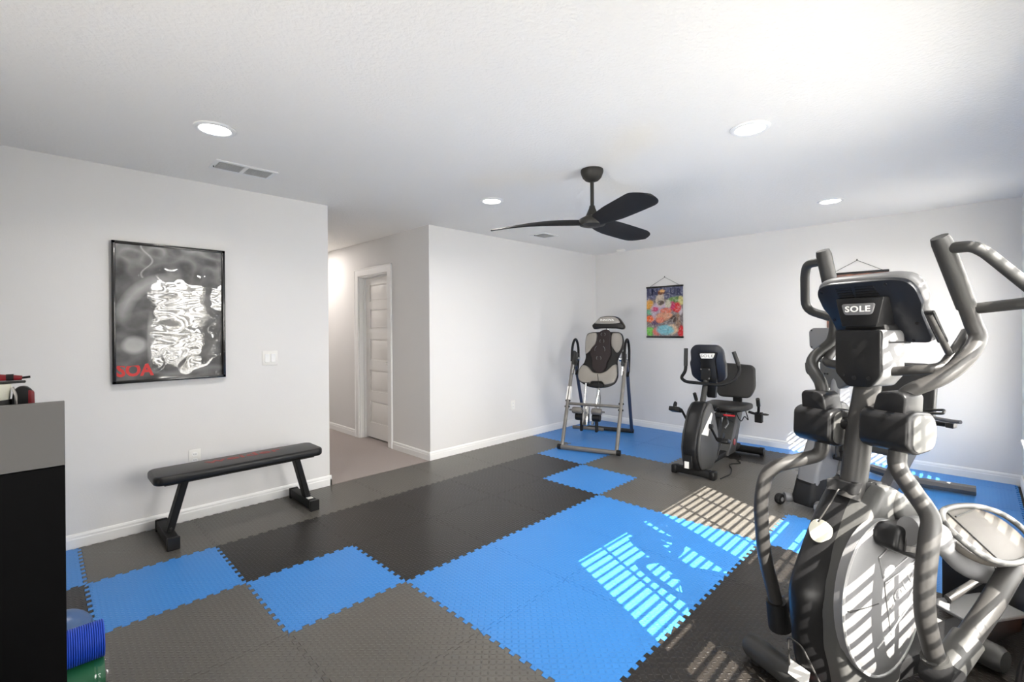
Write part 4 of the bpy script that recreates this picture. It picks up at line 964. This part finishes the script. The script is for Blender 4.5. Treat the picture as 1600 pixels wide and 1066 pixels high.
# logo block and neck
MB().prism(rpoly([(-.085, 1.468), (.085, 1.468), (.062, 1.362), (-.062, 1.362)], .006), 'Y', .198, .31, .005, 2).obj('logo_block', 'black', cn)
MB().prism(rpoly([(-.060, 1.447), (.060, 1.447), (.048, 1.405), (-.048, 1.405)], .012, 4), 'Y', .192, .20, .002, 2).obj('logo_plate', 'silver', cn)
text('SOLE', .030, 'white', cn, frame_mtx((0, .1915, 1.426), (1, 0, 0), (0, 0, 1)), bold=.0006, sx=1.25, spacing=1.08, extrude=.001)
MB().prism(rpoly([(-.07, 1.37), (.07, 1.37), (.08, 1.30), (-.08, 1.30)], .006), 'Y', .23, .36, .006, 1).obj('neck', 'blackm', cn)
nb = [(-.080, 1.35), (.080, 1.35), (.080, 1.19), (.045, 1.145), (-.035, 1.140), (-.080, 1.19)]
MB().prism(rpoly(nb, .012), 'Y', .187, .205, .005, 2).obj('mast_head_cover', 'black', el)
MB().prism(rpoly([(x * .985, z) for x, z in nb], .012), 'Y', .204, .325, .008, 2).obj('mast_head', 'silver', el)
for xx, zz, r in ((-.008, 1.288, .009), (-.05, 1.183, .006), (-.008, 1.175, .008), (.04, 1.176, .007)):
    MB().lathe([(0, -.001), (r, -.001), (r, .002), (0, .002)], (xx, .186, zz), 'Y', 14).obj('screw_hole', 'blackm', el)
cord = [(.265, 2.89), (.215, 2.89), (.165, 2.875), (.14, 2.81), (.125, 2.74), (.115, 2.64), (.10, 2.52), (.07, 2.38), (.04, 2.25)]
tag(MB().tube(catmull([(x, y, .008) for x, y in cord], 5), .008, 8).obj('power_cord', 'blackm'), 'thick black power cord on the dark mat at right edge beside the elliptical', 'cord')
oc = thing('exercise_accessory', 'small orange drum on a grey base on the dark mats right of the elliptical', 'exercise accessory', (.218, 2.985, 0), 185)
MB().lathe([(0, -.05), (.05, -.05), (.06, -.03), (.06, .03), (.05, .05), (0, .05)], (0, 0, .061), 'X', 20).obj('orange_drum', 'orange', oc)
MB().box2((-.03, -.11, .0), (.03, -.058, .05), .008, 2).obj('grey_base', 'silverd', oc)

# ================================================================== LEFT FOREGROUND
cb = thing('storage_cabinet', 'tall black cabinet with a grey upper panel at the left edge', 'cabinet', (-2.0, 0.054, 0))
MB().box2((-.27, -1.5, 0), (-.016, 0, 1.112), .002, 1).obj('cabinet_body', 'cabk', cb)
MB().box2((-.016, -1.5, .004), (0, 0, .949), .0015, 1).obj('lower_panel', 'cabk', cb)
MB().box2((-.016, -1.5, .951), (0, 0, 1.149), .0015, 1).obj('upper_panel', 'cagr', cb, label='smooth grey upper panel')
def roll(name, lab, z, x, y0, y1, r, m):
    t = thing(name, lab, 'exercise mat', (x, y1, z - r), 0, 'rolled exercise mats on the floor')
    P = []
    for k in range(150):
        a = k * .22; rr = .012 + (r - .012) * k / 149; P.append((rr * cos(a + 1.0), rr * sin(a + 1.0)))
    th = (r - .012) / (149 * .22 / (2 * pi)) * .45
    mb = MB(); n = len(P)
    out = [(p[0] * (1 + th / 2 / max(.012, sqrt(p[0] ** 2 + p[1] ** 2))), p[1] * (1 + th / 2 / max(.012, sqrt(p[0] ** 2 + p[1] ** 2)))) for p in P]
    inn = [(p[0] * (1 - th / 2 / max(.012, sqrt(p[0] ** 2 + p[1] ** 2))), p[1] * (1 - th / 2 / max(.012, sqrt(p[0] ** 2 + p[1] ** 2)))) for p in P]
    L = y1 - y0
    A = [[mb.bm.verts.new((x_, yy, z_ + r)) for x_, z_ in q] for yy in (-L, 0) for q in (out, inn)]
    for k in range(n - 1):
        mb.bm.faces.new((A[0][k], A[0][k + 1], A[2][k + 1], A[2][k])); mb.bm.faces.new((A[1][k], A[3][k], A[3][k + 1], A[1][k + 1]))
        mb.bm.faces.new((A[2][k], A[2][k + 1], A[3][k + 1], A[3][k])); mb.bm.faces.new((A[0][k], A[1][k], A[1][k + 1], A[0][k + 1]))
    for e in (0, -1): mb.bm.faces.new((A[0][e], A[2][e], A[3][e], A[1][e]))
    mb.obj('foam_sheet', m, t)
    return t
XRL = -2.36
roll('rolled_mat', 'royal blue ribbed exercise mat rolled up on top of the green one', .198, XRL, -.45, .165, .066, 'rollb')
gt = roll('rolled_mat', 'green exercise mat rolled up on the floor under the blue one', .066, XRL, -.45, .165, .066, 'rollg')
pb = []
for k in range(11):
    yy = -.03 + k * .0045; rr = .068 + .0035 * noise.noise(Vector((k * 1.7, 0, 0)))
    pb.append([((rr + .004 * noise.noise(Vector((k, a * 3, 1)))) * cos(a), yy, .066 + (rr + .004 * noise.noise(Vector((k, a * 3, 4)))) * sin(a)) for a in [2 * pi * q / 26 for q in range(26)]])
for r_ in pb:
    for q in range(len(r_)): r_[q] = (r_[q][0], r_[q][1], max(.001, r_[q][2]))
MB().rings(pb, caps=False).obj('plastic_wrap', 'glassm', gt, label='torn clear plastic wrapper round its end')
t = thing('exercise_ball', 'slate blue rubber ball on the dark mat behind the rolled mats', 'ball', (-2.69, .06, 0))
mb = MB(); b_ = bmesh.new(); bmesh.ops.create_uvsphere(b_, u_segments=32, v_segments=20, radius=.10); mb.add(b_, Matrix.Translation((0, 0, .10))); mb.obj('ball_skin', 'ball', t)
for zz in (.06, .10, .14):
    rr = sqrt(.1 ** 2 - (zz - .1) ** 2); MB().tube([(rr * cos(a), rr * sin(a), zz) for a in [2 * pi * k / 32 for k in range(33)]], .0015, 5).obj('moulded_ridge', 'ball', t)
# things on the cabinet top
zt = 1.113
t = thing('tape_measure', 'black rounded tape measure with a red edge on the cabinet top', 'tool', (-2.10, -.036, zt))
MB().prism(rpoly([(-.022, 0), (-.024, .045), (-.020, .072), (-.008, .082), (.008, .082), (.022, .066), (.023, 0)], .008, 4), 'X', -.018, .018, .004, 2).obj('tape_case', 'blackm', t)
MB().prism(rpoly([(.010, .0), (.0105, .073), (.0245, .064), (.0255, 0)], .006, 3), 'X', -.0185, .0185, .004, 2).obj('rubber_edge', 'dred', t)
t = thing('plastic_tub', 'cream plastic tub at the frame edge on top of the black cabinet', 'tub', (-2.11, -.094, zt))
MB().lathe([(0, .044), (.030, .044), (.031, .050), (.033, .090), (.032, .0915), (0, .0915)], n=28).obj('tub_body', 'cream', t)
MB().lathe([(0, 0), (.034, 0), (.034, .044), (0, .044)], n=28).obj('tub_base', 'steeld', t)
t = thing('flat_tool', 'flat grey bar with a yellow end lying across the cream tub', 'tool', (-2.11, -.085, zt + .092), 0)
MB().box2((-.014, -.06, 0), (.014, .055, .007), .002, 1).obj('level_bar', 'steeld', t)
MB().box2((-.0145, -.03, -.0002), (.0145, -.005, .0072), .001, 1).obj('yellow_marking', 'yellow', t)
t = thing('hand_tool', 'dark red and black handled tool lying on the grey bar above the cabinet', 'tool', (-2.108, -.06, zt + .0995))
MB().tube([(0, -.04, .011), (0, -.03, .012), (0, .0, .010), (0, .022, .008)], [.008, .011, .009, .007], 10).obj('handle', 'dred', t)
MB().tube([(0, -.012, .011), (0, .004, .011)], .0105, 10).obj('handle_band', 'blackm', t)
MB().tube([(0, .02, .008), (0, .04, .010)], .0035, 8).obj('shaft', 'blackm', t)
t = thing('metal_clamp', 'small shiny metal clamp beside the tape measure on the cabinet', 'tool', (-2.05, -.062, zt))
MB().tube(bendpath([(0, -.03, .004), (0, .012, .004), (0, .012, .06), (0, .004, .085)], .008), .0035, 8).obj('clamp_bar', 'steel2', t)
MB().tube([(0, -.015, .0075), (0, -.015, .018)], .004, 8).obj('clamp_screw', 'chrome', t)
